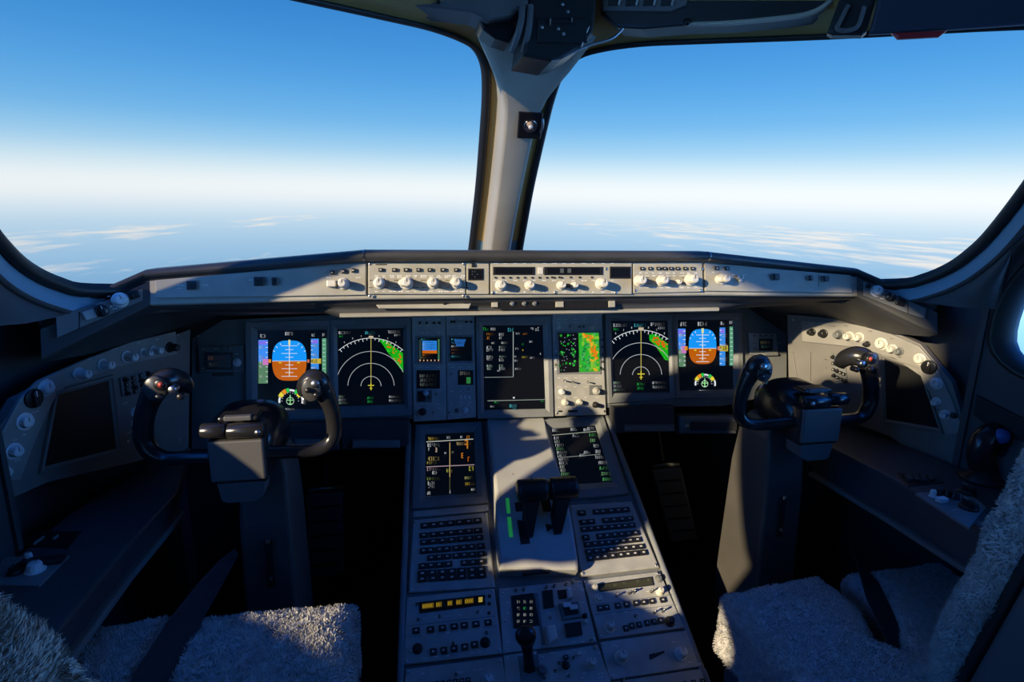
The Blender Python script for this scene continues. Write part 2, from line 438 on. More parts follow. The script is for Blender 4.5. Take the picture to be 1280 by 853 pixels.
for _ in range(6): WO = [(WO[i - 1] + WO[i] * 2 + WO[(i + 1) % _n]).normalized() for i in range(_n)]
def ring(a, b, side=1):
    def k(i): return a * (1 - .6 * max(0, WO[i].z)) if 0 < a < .016 else a
    r = [WP[i] + WO[i] * k(i) + WN * b for i in range(_n)]
    return [Vector((p.x * side, p.y, p.z)) for p in r] if side > 0 else [Vector((-p.x, p.y, p.z)) for p in r]
for side, nm in ((-1, 'window_1'), (1, 'window_2')):
    mb = MB().loft([ring(-.004, -.012, side), ring(-.004, .003, side), ring(.003, .008, side), ring(.012, .008, side), ring(.014, .002, side)], SEALM, caps=False)
    RR = [ring(*q, side) for q in ((.014, .002), (.020, .012), (.026, .022), (.030, .026), (.034, .029), (.038, .029), (.042, .024))]
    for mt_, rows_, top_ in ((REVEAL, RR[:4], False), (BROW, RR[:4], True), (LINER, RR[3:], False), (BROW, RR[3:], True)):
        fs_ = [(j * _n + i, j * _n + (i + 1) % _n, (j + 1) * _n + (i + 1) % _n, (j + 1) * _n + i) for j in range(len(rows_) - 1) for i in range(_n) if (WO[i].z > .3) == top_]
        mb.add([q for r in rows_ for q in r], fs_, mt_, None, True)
    mb.loft([ring(.042, .024, side), ring(.042, -.016, side), ring(-.004, -.012, side)], SEALM, caps=False)
    fr = tag(mb.build(nm), 'left windshield window beside the centre post' if side < 0 else 'right windshield window beside the centre post', 'window', kind='structure')
    g = MB(); R0 = ring(-.002, -.008, side); R1 = ring(-.002, -.011, side)
    g.add(R0, [list(range(_n))], WSGLASS); 
    g.build('pane', fr)

# centre post between the panes: a tapered section lofted from the glareshield to the brow
def post_ring(Z, wo, wi, d, yo=0.0):
    y = (1.747 - .528 * Z) / .621
    nb = Vector((0, -.762, -.648))
    def q(x, b): return Vector((x, y + yo, Z)) + nb * b
    return [q(-wo, .030), q(-wo * .97, .052), q(-(wi + (wo - wi) * .35), .052 + (d - .052) * .7), q(-wi, d - .002), q(-wi * .8, d), q(wi * .8, d), q(wi, d - .002), q(wi + (wo - wi) * .35, .052 + (d - .052) * .7), q(wo * .97, .052), q(wo, .030), q(0, .01)]
PR = [post_ring(1.06, .047, .028, .105), post_ring(1.2, .047, .028, .105), post_ring(1.35, .047, .030, .108), post_ring(1.45, .049, .033, .11), post_ring(1.52, .052, .036, .113), post_ring(1.56, .056, .041, .118), post_ring(1.59, .064, .05, .124), post_ring(1.615, .078, .064, .130), post_ring(1.645, .10, .085, .135), post_ring(1.68, .13, .11, .135), post_ring(1.72, .16, .14, .13)]
post = tag(MB().loft(PR, POST).build('trim_1', fix=True), 'windshield centre post with sunlit left face', 'post', kind='structure')

# brow beams over each pane
for side, nm in ((-1, 'trim_2'), (1, 'trim_3')):
    idx = [i for i in range(_n) if WP[i].z > 1.53 and WO[i].z > 0.05]
    idx.sort(key=lambda i: WP[i].x)
    rows = []
    def br(i, a, b, dz, dy):
        k = min(1, max(0, (WO[i].z - .05) / .65)); k = k * k * (3 - 2 * k)
        a, b, dz, dy = .042 + (a - .042) * k, .036 + (b - .036) * k, dz * k, dy * k
        q = WP[i] + WO[i] * a + WN * b
        return Vector((side * q.x, q.y + dy, q.z + dz))
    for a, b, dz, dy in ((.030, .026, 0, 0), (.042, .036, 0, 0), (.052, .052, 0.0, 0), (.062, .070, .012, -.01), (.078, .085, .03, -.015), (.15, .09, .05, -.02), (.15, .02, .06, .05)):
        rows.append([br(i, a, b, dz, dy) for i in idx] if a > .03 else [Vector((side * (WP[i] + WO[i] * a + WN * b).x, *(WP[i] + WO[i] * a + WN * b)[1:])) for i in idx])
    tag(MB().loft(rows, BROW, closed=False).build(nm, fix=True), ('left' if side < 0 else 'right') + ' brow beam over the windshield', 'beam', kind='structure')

# ================================================================== SIDE WALLS with their side windows
def wallx(Y): return .935 + .19 * (.92 - Y)
SW = [(.905, 1.04), (.915, 1.12), (.905, 1.21), (.865, 1.275), (.80, 1.345), (.62, 1.52), (.47, 1.64), (.36, 1.69), (.2, 1.70), (.11, 1.695), (.03, 1.715), (-.02, 1.765), (-.16, 1.80), (-.27, 1.77), (-.27, 1.68), (-.16, 1.61), (.02, 1.56), (.09, 1.51), (.14, 1.42), (.12, 1.25), (.05, 1.08), (-.06, 1.0), (-.09, .95), (-.06, .905), (.02, .83), (.08, .80), (.20, .80), (.262, .866), (.39, .838), (.51, .803), (.60, .785), (.68, .86), (.74, .95), (.82, 1.0)]  # left outline shaped for where the sun patches fall, mirrored on the right
from mathutils.geometry import tessellate_polygon
def swall(side, nm, wnm):
    sw = list(SW)
    if side > 0: sw[0:3] = [(.95, .985), (.962, 1.05), (.945, 1.13), (.905, 1.20)]; sw[-1] = (.88, .945)
    hole = closed_curve([Vector((0, y, z)) for y, z in sw], 3); n = len(hole)
    def W(p, off=0): return Vector((side * (wallx(p.y) - off), p.y, p.z))
    outer = [Vector((0, y, z)) for y, z in ((.99, -.02), (.99, 1.12), (.97, 1.20), (.855, 1.345), (.70, 1.53), (.58, 1.66), (.50, 1.90), (-.98, 1.90), (-.98, -.02))]
    P2 = [[Vector((p.y, p.z, 0)) for p in outer], [Vector((p.y, p.z, 0)) for p in hole]]
    tri = tessellate_polygon(P2); allp = outer + hole
    mb = MB()
    for off in (.0, -.06): mb.add([W(p, off) for p in allp], [list(t) for t in tri], LINER)
    tag(mb.build(nm), ('left' if side < 0 else 'right') + ' cockpit side wall liner', 'wall', kind='structure')
    nr = []
    for i in range(n):
        t = (hole[(i + 1) % n] - hole[i - 1]).normalized(); nr.append(Vector((0, t.z, -t.y)))
    s = 1 if area([(p.y, p.z) for p in hole]) > 0 else -1
    def R(d): return [hole[i] + nr[i] * (d * s) for i in range(n)]
    fb = MB()
    fb.loft([[W(p, -.058) for p in R(.006)], [W(p, .006) for p in R(.006)], [W(p, .006) for p in R(-.004)], [W(p, -.058) for p in R(-.004)]], SEALM, caps=False)
    f = tag(fb.build(wnm), ('left' if side < 0 else 'right') + ' side window in the wall beside the seat', 'window', kind='structure')
    gl = R(.005); tg = tessellate_polygon([[Vector((p.y, p.z, 0)) for p in gl]])
    MB().add([W(p, -.05) for p in gl], [list(t) for t in tg], GLASS).build('pane', f)
    if side < 0:   # unseen board added to block part of the sun, captain's side only
        BL = [(.66, .80), (.665, .985), (.645, 1.24), (.60, 1.315), (.45, 1.435), (.35, 1.47), (.35, 1.06), (.36, .97), (.385, .895), (.43, .868), (.50, .845), (.56, .80)]
        bb = MB(); n = len(BL)
        bb.add([W(Vector((0, y, z)), o) for o in (.008, .014) for y, z in BL], [list(range(n)), list(range(n, 2 * n))[::-1]] + [(k, (k + 1) % n, n + (k + 1) % n, n + k) for k in range(n)], BLACKM)
        bb.build('sun_blocker', f, fix=True)
swall(-1, 'wall_left', 'window_3'); swall(1, 'wall_right', 'window_4')
# the corner walls that run forward from the side windows, under the windshield and round the side panels
for side, nm in ((-1, 'wall_front_left'), (1, 'wall_front_right')):
    mb = MB()
    plan = [(.918, .972), (.985, .99), (.985, 1.06), (.955, 1.16), (.92, 1.32), (.90, 1.50), (.90, 1.72)]
    def zt(k): return [1.10, 1.10, 1.085, 1.07, 1.05, 1.0, 1.0][k]
    mb.loft([[Vector((side * x, y, zt(k))) for k, (x, y) in enumerate(plan)], [Vector((side * (x + .0), y, .0)) for x, y in plan]], LINER, closed=False, smooth=True)
    # pillar between windshield and side window
    idx = [i for i in range(_n) if WO[i].x > 0.25 and WO[i].z > -.8 and WP[i].z > 1.10 and WP[i].z < 1.56]
    idx.sort(key=lambda i: WP[i].z)
    A = [WP[i] + WO[i] * .039 + WN * .026 for i in idx]
    B2 = []
    for p in A:
        t = (p.z - 1.10) / .45
        y = .955 - .02 * t if t < .2 else .955 - .85 * max(0, (p.z - 1.21)) - .0
        B2.append(Vector((wallx(y) - .004, y, p.z)))
    midr = [(a + b) / 2 + Vector((-.022, -.022, 0)) for a, b in zip(A, B2)]
    S = lambda L: [Vector((side * p.x, p.y, p.z)) for p in L]
    mb.loft([S(A), S(midr), S(B2)], LINER, closed=False)
    lo = [(.62, .90, 1.602), (.70, .83, 1.585), (.765, .778, 1.572), (.81, .75, 1.54), (.90, .705, 1.53), (.985, .665, 1.545)]
    hi = [(.62, .78, 1.81), (.75, .68, 1.84), (.85, .60, 1.86), (.95, .52, 1.88), (1.01, .46, 1.89), (1.05, .46, 1.90)]
    mb.loft([S([Vector(q) for q in lo]), S([(Vector(a_) + Vector(b_)) / 2 + Vector((-.02, -.02, 0)) for a_, b_ in zip(lo, hi)]), S([Vector(q) for q in hi])], CEIL, closed=False)
    tag(mb.build(nm), ('left' if side < 0 else 'right') + ' corner liner and window pillar', 'wall', kind='structure')

tag(MB().box((0, .8, -.02), (2.8, 3.7, .04), FLOORM).build('floor'), 'dark cockpit floor', 'floor', kind='structure')
sk = [(-.93, 1.06), (-.86, 1.10), (-.74, 1.215), (-.55, 1.40), (-.36, 1.575), (-.2, 1.725), (0, 1.86), (.2, 1.725), (.36, 1.575), (.55, 1.40), (.74, 1.215), (.86, 1.10), (.93, 1.06)]
tag(MB().loft([[Vector((x, y, 1.088)) for x, y in sk], [Vector((x * 1.12, y + .16, 1.03)) for x, y in sk], [Vector((x * 1.16, y + .42, .80)) for x, y in sk], [Vector((x * 1.16, y + .45, 0)) for x, y in sk]], WELL, closed=False).build('wall_forward'), 'black nose wall ahead of the rudder pedals', 'wall', kind='structure')
tag(MB().box((0, -.98, .92), (2.5, .04, 1.9), CEIL).build('wall_back'), 'grey bulkhead behind the seats', 'wall', kind='structure')
cb = MB()
prof = [(-.98, 1.88), (.2, 1.88), (.55, 1.85), (.75, 1.80), (.95, 1.755), (1.10, 1.715), (1.22, 1.70)]
cb.loft([[Vector((x * 1.25, min(y, max(.45, 1.30 - .8 * abs(x * 1.25))), z)) for x in (-1, -.85, -.7, -.5, -.25, 0, .25, .5, .7, .85, 1)] for y, z in prof], CEIL, closed=False)
tag(cb.build('ceiling'), 'grey cockpit ceiling liner', 'ceiling', kind='structure')
# ================================================================== GLARESHIELD
FAS = Frame((0, 1.147, 1.157), (1, 0, 0), (0, .2, 1))
gs = thing('glareshield', 'long black padded glareshield with grey front under both windshields', 'glareshield', loc=(0, 1.2, 1.09))
inv = Matrix.Translation((0, -1.2, -1.09))
def mirx(L): return [Vector((-p.x, p.y, p.z)) for p in L]
def coam(X, yl, zl, yf, zf, fx, fy, fz):
    return [Vector(q) for q in ((fx, fy, fz), (X, yl + .06, zl + .000), (X, yl + .016, zl + .001), (X, yl + .007, zl), (X, yl + .002, zl - .003), (X, yl, zl - .008), (X, yl + .002, zl - .014), (X, yl + .008, zl - .0185), (X, yf + .002, zf - .001))]
def lerp3(a, b, t): return [p.lerp(q, t) for p, q in zip(a, b)]
A0, A1, A2 = coam(.36, 1.1246, 1.178, 1.147, 1.157, .36, 1.60, 1.094), coam(.7557, 1.153, 1.1395, 1.150, 1.120, .75, 1.235, 1.092), coam(.885, 1.060, 1.073, 1.062, 1.050, .90, 1.10, 1.07)
def setfar(L, x, y): L = list(L); L[0] = Vector((x, y, 1.094)); return L
cst = [setfar(lerp3(coam(0, 1.1246, 1.178, 1.147, 1.157, 0, 0, 0), A0, .55), .2, 1.745), A0, setfar(lerp3(A0, A1, .5), .56, 1.42), A1, setfar(lerp3(A1, A2, .5), .85, 1.135), A2]
c0 = coam(.0, 1.1246, 1.178, 1.147, 1.157, 0, 1.88, 1.094)
rows = [mirx(c) for c in cst[::-1]] + [c0] + cst
MB().loft(rows, LEATHER, M=inv, closed=False).build('coaming', gs, fix=True)
for X, y, z in ((.36, 1.1246, 1.178), (-.36, 1.1246, 1.178)):
    jb = MB(); jb.loft([[Vector((X + dx, p.y, p.z)) + (Vector((0, -.0012, .0008)) if 1 else 0) for p in coam(X, y, z, 1.147, 1.157, 0, 0, 0)[1:8]] for dx in (-.0015, .0015)], METAL, M=inv, closed=False); jb.build('coaming_joint', gs)
def fsec(X, yt, zt, yb, zb): return [Vector(q) for q in ((X, yt, zt), (X, yb, zb), (X, yb - .002, zb - .003), (X, yb, zb - .007), (X, yb + .008, zb - .009))]
f_in, f_kn = fsec(.36, 1.149, 1.157, 1.137, 1.091), fsec(.742, 1.143, 1.122, 1.136, 1.085)
f_en = fsec(.878, 1.050, 1.052, 1.042, 1.010)
fr = [mirx(f_kn), mirx(f_in), f_in, f_kn]
MB().loft(fr, FASC, M=inv, closed=False).build('fascia', gs, fix=True)
for L_ in ([f_kn, f_en], [mirx(f_en), mirx(f_kn)]): MB().loft(L_, LINER, M=inv, closed=False).build('fascia_corner', gs, fix=True)
def und(X, p): return [Vector((X, y, z)) for y, z in p]
u_c = [(1.144, 1.082), (1.149, 1.076), (1.158, 1.068), (1.166, 1.064), (1.164, 1.058), (1.168, 1.044), (1.22, 1.062), (1.54, 1.0)]
u_m = [(1.146, 1.082), (1.151, 1.076), (1.166, 1.068), (1.18, 1.062), (1.186, 1.058), (1.19, 1.052), (1.20, 1.046), (1.53, .992)]
u_k = [(1.144, 1.076), (1.15, 1.070), (1.165, 1.066), (1.19, 1.060), (1.215, 1.054), (1.24, 1.05), (1.27, 1.04), (1.52, .99)]
u_e = [(1.05, 1.001), (1.06, .996), (1.08, .993), (1.10, .99), (1.12, .988), (1.14, .985), (1.17, .98), (1.35, .97)]
ul = MB().loft([mirx(und(.878, u_e)), mirx(und(.742, u_k)), mirx(und(.45, u_m)), mirx(und(.415, u_c)), und(.415, u_c), und(.50, u_m), und(.742, u_k), und(.878, u_e)], LINER, M=inv, closed=False)
ul.build('underside', gs, fix=True)
# pale ledge strip below the fascia, catching the sun
lb = MB().loft([[Vector((x, y, z)) for y, z in ((1.168, 1.0535), (1.161, 1.0515), (1.161, 1.0455), (1.168, 1.042), (1.18, 1.048))] for x in (-.413, -.2, 0, .2, .413)], FASC, M=inv, smooth=False)
lb.build('ledge', gs, fix=True)

LOW = Frame((0, 1.157, 1.07), (1, 0, 0), (0, .55, 1))
for nm_, lab_, q_, mt_ in (('lower_fascia_panel', 'narrow angled panel under the four-knob glareshield panel, left of centre', [(462, 372), (592, 372), (586, 386), (474, 386)], FASC), ('stowage_tray', 'shallow black tray with pale corners under the central autopilot panel', [(612, 372), (772, 372), (764, 386), (618, 386)], BLACK)):
    u = Unit(LOW, nm_, lab_, 'tray' if mt_ is BLACK else 'control panel', q_)
    u.plate(mt_, .002, bev=.0008)
    if mt_ is FASC:
        for x in (484, 515, 582): u.at(btn(9, 5, 3, False), 'catch', x, 379, h=.002)
        u.at(knob(4, 6, BLACK), 'knob', 556, 379, h=.002)
    else:
        mb_ = MB()
        for x0_, x1_ in ((614, 622), (694, 704), (760, 768)): u.rect(mb_, x0_, 373, x1_, 385, .002, .005, FASC, bev=.001)
        mb_.build('tray_divider', u.root)
        for x in (640, 655, 668): u.at(knob(4, 5, PANEL2), 'knob', x, 380, h=.002)
Z5 = FAS.z(4.923, 440, 300); Z6 = FAS.z(4.923, 680, 300); Z4 = FAS.z(3.878, 180, 300); Z7 = FAS.z(3.878, 880, 300)
def row_btn(u, xs, y, me, h=.004, f=None, name='button'):
    for x in xs: u.at(me, name, x, y, h=h, f=f)
def dark_window(u, x0, y0, x1, y1, f, h=.0045, name='display', mt=None, n=0, col=None):
    mb = MB(); u.rect(mb, x0, y0, x1, y1, .001, h, BLACK, bev=.0006, f=f)
    u.rect(mb, x0 + (x1 - x0) * .06, y0 + (y1 - y0) * .14, x1 - (x1 - x0) * .06, y1 - (y1 - y0) * .14, h, h + .0002, mt or SCRB, f=f)
    return mb
LITW = glow('lit_white', (120, 125, 120), .5)

# left inboard control unit
u = Unit(FAS, 'control_panel', 'sunlit glareshield control panel with four pale knobs left of the square black display', 'control panel', [(460.5, 329.5), (581.5, 329.5), (581.5, 368), (460.5, 368)], 'glareshield control panels')
u.plate(FASC, .003)
for x, r in ((168, 9), (337, 10), (497, 9), (637, 9)): u.at(knob(r, 26), 'knob', x, 267, h=.003, f=Z5)
u.at(knob(7, 18), 'knob', 312, 270, h=.003, f=Z5)
for i, x in enumerate((178, 262, 335, 410, 480, 560, 640)): u.at(btn(10 + (i % 3), 7, 4, var=i % 3), 'button', x, 187, h=.003, f=Z5)
b = MB(); u.rect(b, 145, 150, 215, 156, .003, .0036, BLACK, f=Z5); b.build('slot', u.root)
dashes(u, [(x, y) for x in range(150, 680, 48) for y in (222, 232, 318)], f=Z5, h=.0032)
dashes(u, [(x, y) for x in (120, 210, 270, 390, 440, 545, 590, 690) for y in (250, 295)], BLACK, f=Z5, h=.0032)
screws(u, [(112, 148), (688, 148), (112, 345), (688, 345)], f=Z5, h=.003)
# small square display between
u = Unit(FAS, 'warning_light_panel', 'narrow sunlit panel with square black button display, left of the twin black readouts', 'control panel', [(583, 329.5), (611, 329.5), (611, 368), (583, 368)], 'glareshield control panels')
u.plate(FASC, .003)
dark_window(u, 712, 178, 808, 250, Z5).build('display', u.root)
b = MB()
for k in range(5): u.rect(b, 735 + 16 * (k % 3), 195 + 16 * (k // 2), 742 + 16 * (k % 3), 200 + 16 * (k // 2), .0047, .0049, LITW, f=Z5)
b.build('lettering', u.root)
u.at(btn(8, 7, 3, False), 'button', 745, 158, h=.003, f=Z5)
# autopilot unit
u = Unit(FAS, 'autopilot_panel', 'central autopilot control panel with two long black readouts and small pale knobs', 'control panel', [(613, 328.5), (789, 328.5), (789, 368), (613, 368)], 'glareshield control panels')
u.plate(FASC, .004)
for (x0, x1, f) in ((865, 1122, Z5), (1178, 1540, Z5)): dark_window(u, x0, 168, x1, 218, f, h=.0055).build('display', u.root)
b = MB()
for x in (95, 140): u.rect(b, x, 178, x + 22, 205, .0057, .006, LITW, f=Z6)
b.build('readout_digit', u.root)
dark_window(u, 400, 166, 528, 240, Z6, h=.0055).build('display', u.root)
bb = MB(); u.rect(bb, 1140, 172, 1172, 212, .004, .0055, KNOB, bev=.0005, f=Z5); bb.build('window_divider', u.root)
for x, y, r, h, f in ((912, 282, 9, 24, Z5), (1088, 282, 8, 24, Z5), (100, 282, 7.5, 22, Z6), (180, 282, 6, 20, Z6), (345, 273, 10, 26, Z6)): u.at(knob(r, h), 'knob', x, y, h=.004, f=f)
for x in range(880, 1290, 45): u.at(btn(4, 3.4, 2.5, False), 'button', x, 234, h=.004, f=Z5)
for x in (45, 90, 160, 215, 290): u.at(btn(4, 3.4, 2.5, False), 'button', x, 232, h=.004, f=Z6)
u.at(btn(7, 7, 4), 'button', 142, 282, h=.004, f=Z6)
dashes(u, [(x, y) for x in range(880, 1640, 60) for y in (146, 252, 322)], f=Z5, h=.0043)
screws(u, [(868, 324), (1250, 324), (1620, 324), (1560, 180)], f=Z5, h=.004)
# right inboard
u = Unit(FAS, 'control_panel', 'glareshield panel with three pale knobs under black keys, right of the central readouts', 'control panel', [(791, 328.5), (877, 328), (878, 365), (791, 367)], 'glareshield control panels')
u.plate(FASC, .003)
for x, y, r in ((580, 254, 10), (715, 254, 9), (893, 247, 10.5)): u.at(knob(r, 25), 'knob', x, y, h=.003, f=Z6)
u.at(knob(5, 12), 'knob', 820, 262, h=.003, f=Z6)
for i, x in enumerate((598, 648, 698, 735, 775, 815, 862, 908)): u.at(btn(9, 7, 4, var=i % 3), 'button', x, 178, h=.003, f=Z6)
dashes(u, [(x, y) for x in range(590, 950, 42) for y in (205, 222, 295)], f=Z6, h=.0032)
dashes(u, [(x, y) for x in (640, 770, 850, 940) for y in (235, 270)], BLACK, f=Z6, h=.0032)
screws(u, [(560, 312), (960, 312), (968, 180)], f=Z6, h=.003)
# left wing
u = Unit(FAS, 'wing_switch_unit', 'plain grey glareshield panel with spaced black switches above the left displays', 'control panel', [(194.5, 350.5), (457.5, 329), (457.5, 369), (196, 373)], 'glareshield control panels')
u.plate(FASC, .003)
for x, y, w, h in ((237, 222, 16, 15), (560, 203, 16, 16), (635, 203, 9.5, 14)):
    bm_ = MB().box((0, 0, .002), (w / 1000 * 1.12, h / 1000 * 1.12, .004), PANEL2, bev=.001).box((0, 0, .004), (w / 1000, h / 1000, .006), BTN, bev=.0015).box((0, -.001, .0072), (w / 1000 * .5, h / 1000 * .5, .001), BLACKM, bev=.0003).mesh('switch')
    u.at(bm_, 'switch', x, y, h=.003, f=Z4)
u.at(MB().box((0, 0, .006), (.017, .013, .012), KNOB, bev=.002).mesh('block'), 'switch', 912, 214, h=.003, f=Z4)
u.at(knob(9, 24), 'knob', 966, 214, h=.003, f=Z4)
for x, y in ((915, 160), (968, 154), (1016, 150)): u.at(btn(8, 8, 5), 'button', x, y, h=.003, f=Z4)
dashes(u, [(180, 222), (176, 235), (300, 220), (520, 195), (900, 183), (1040, 183), (1000, 240)], f=Z4, h=.0032)
# right wing
u = Unit(FAS, 'wing_switch_unit', 'plain grey glareshield panel with three black switches above the right displays', 'control panel', [(880, 329), (1062.5, 344.5), (1064, 366.5), (881, 364)], 'glareshield control panels')
u.plate(FASC, .003)
u.at(knob(9.5, 24), 'knob', 1090, 243, h=.003, f=Z6); u.at(knob(8, 18), 'knob', 1072, 245, h=.003, f=Z6)
for x, y in ((1187, 232), (1210, 232), (1198, 250)): u.at(btn(6, 7, 6, True, KNOB), 'button', x, y, h=.003, f=Z6)
for x, y in ((1057, 177), (1120, 178)): u.at(btn(10, 8, 4), 'button', x, y, h=.003, f=Z6)
for x, y, w, h in ((340, 181, 13, 13), (505, 186, 8, 11), (580, 190, 13, 12)):
    bm_ = MB().box((0, 0, .002), (w / 1000 * 1.15, h / 1000 * 1.15, .004), PANEL2, bev=.001).box((0, 0, .005), (w / 1000, h / 1000, .007), BTN, bev=.0015).mesh('switch')
    u.at(bm_, 'switch', x, y, h=.003, f=Z7)
b = MB(); u.rect(b, 549, 168, 552, 228, .003, .0033, BLACK, f=Z7); b.build('panel_seam', u.root)
dashes(u, [(1160, 215), (1230, 215), (1040, 200), (1150, 262)], f=Z6, h=.0032)

# outer corner panels
OBL = Frame((-.745, 1.139, 1.10), (.135, .098, .045), (0, .2, 1)); OBR = Frame((.745, 1.139, 1.10), (.135, -.098, -.045), (0, .2, 1))
z1 = OBL.z(3.878, 0, 280); z7 = OBR.z(3.878, 880, 300)
u = Unit(z1, 'corner_panel', 'dim glareshield corner panel with one pale knob below the left windshield corner', 'control panel', [(272, 447), (690, 318), (690, 372), (277, 553)], 'glareshield corner panels')
u.plate(PANEL2, .003); b = MB(); u.rect(b, 381, 428, 386, 512, .003, .0036, BLACK); b.build('panel_seam', u.root)
u.at(knob(10.5, 16, KNOBW), 'knob', 580, 370, h=.003); u.at(sel(9, 18, BLACK), 'selector', 490, 422, h=.003)
u.at(MB().box((0, 0, .003), (.018, .016, .006), PANEL, bev=.002).mesh('switch'), 'switch', 432, 440, h=.003)
u.at(MB().box((0, 0, .003), (.017, .014, .008), BLACK, bev=.003).mesh('switch'), 'switch', 648, 345, h=.003)
dashes(u, [(530, 350), (560, 410), (540, 400)], h=.0034)
u = Unit(z7, 'corner_panel', 'glareshield corner panel with one pale knob and two black ones below the right windshield corner', 'control panel', [(772, 205), (990, 295), (1078, 335), (1070, 385), (985, 357), (772, 270)], 'glareshield corner panels')
u.plate(PANEL2, .003); b = MB(); u.rect(b, 984, 297, 988, 357, .003, .0036, BLACK); b.build('panel_seam', u.root)
u.at(knob(10.5, 16, KNOBW), 'knob', 837, 250, h=.003); u.at(sel(8.5, 18, BLACK), 'selector', 901, 277, h=.003)
u.at(MB().box((0, 0, .003), (.018, .016, .009), BLACK, bev=.002).mesh('switch'), 'switch', 950, 303, h=.003)
u.at(MB().box((0, 0, .003), (.012, .01, .008), BLACK, bev=.002).mesh('switch'), 'switch', 795, 225, h=.003)
dashes(u, [(870, 240), (930, 268), (860, 285)], h=.0034)

# ================================================================== MAIN INSTRUMENT PANEL
MAIN = Frame((0, 1.51, .956), (1, 0, 0), (0, .17, 1))
ip = Unit(MAIN, 'instrument_panel', 'wide dark grey main instrument panel below the glareshield', 'instrument panel', [(239, 395), (984, 383), (984, 522), (239, 560)])
MB().prism([ip.l(239, 402), ip.l(239, 562), ip.l(296, 562), ip.l(516, 524), ip.l(760, 510), ip.l(905, 508), ip.l(984, 490), ip.l(984, 383), ip.l(640, 383)], -.03, -.002, PANEL2, bev=.001).build('backplate', ip.root)
screws(ip, [(247, 420), (247, 540), (975, 395), (975, 478)], h=-.001)

class Gfx:
    def __init__(self, u, f, h=-.0014): self.u, self.f, self.h, self.mb = u, f, h, MB()
    def poly(self, pts, rgb, k=1.0):
        self.h += .00002
        self.u.flat(self.mb, pts, self.h, glow('%02x%02x%02x' % tuple(rgb), rgb, k), self.f)
    def rect(self, x0, y0, x1, y1, rgb): self.poly([(x0, y0), (x1, y0), (x1, y1), (x0, y1)], rgb)
    def line(self, x0, y0, x1, y1, w, rgb):
        d = math.hypot(x1 - x0, y1 - y0) or 1; nx, ny = -(y1 - y0) / d * w / 2, (x1 - x0) / d * w / 2
        self.poly([(x0 + nx, y0 + ny), (x1 + nx, y1 + ny), (x1 - nx, y1 - ny), (x0 - nx, y0 - ny)], rgb)
    def arc(self, cx, cy, r, a0, a1, w, rgb, n=28, ky=1.0):
        self.h += .00002; mt = glow('%02x%02x%02x' % tuple(rgb), rgb); vs = []
        for k in range(n + 1):
            a = math.radians(a0 + (a1 - a0) * k / n)
            for rr in (r - w / 2, r + w / 2):
                p = self.u.l(cx + rr * math.cos(a), cy - rr * math.sin(a) * ky, self.f); vs.append((p.x, p.y, self.h))
        self.mb.add(vs, [(2 * k, 2 * k + 1, 2 * k + 3, 2 * k + 2) for k in range(n)], mt)
    def text(self, x, y, w, hgt, rgb):
        """illegible display characters: short strokes"""
        g = hgt * .62; k = 0
        while (k + 1) * g <= w + .01:
            X = x + k * g; t = hgt * .15; W = g * .62; rgb = tuple(int(c_ * .8) for c_ in rgb)
            segs = [(X, y, X + W, y + t), (X, y + hgt / 2 - t / 2, X + W, y + hgt / 2 + t / 2), (X, y + hgt - t, X + W, y + hgt), (X, y, X + t, y + hgt), (X + W - t, y, X + W, y + hgt)]
            for s in random.sample(segs, random.choice((2, 3, 3, 4))): self.rect(*s, rgb)
            k += 1
    def done(self, base): 
        return self.mb
def display(fr, name, label, screen, bez, draw, group, mt=None, f=None):
    u = Unit(fr, name, label, 'display', bez, group)
    o = u.q; i = [u.l(*p) for p in screen]
    def mix(t): return [a.lerp(b, t) for a, b in zip(o, i)]
    rings = [[Vector((p.x, p.y, h)) for p in mix(t)] for t, h in ((0, -.0018), (0, .006), (.05, .008), (.55, .008), (1, .0015), (1, -.0018))]
    MB().loft(rings, mt or BEZEL, caps=False, smooth=False).build('bezel', u.root, fix=True)
    g = Gfx(u, f or fr); c = sum(i, Vector((0, 0))) / 4
    q = [p + (p - c) * .01 for p in i]
    if area(q) < 0: q = q[::-1]
    g.mb.prism(q, -.0018, -.0014, SCRB)
    draw(g)
    g.mb.build('screen', u.root)
    return u

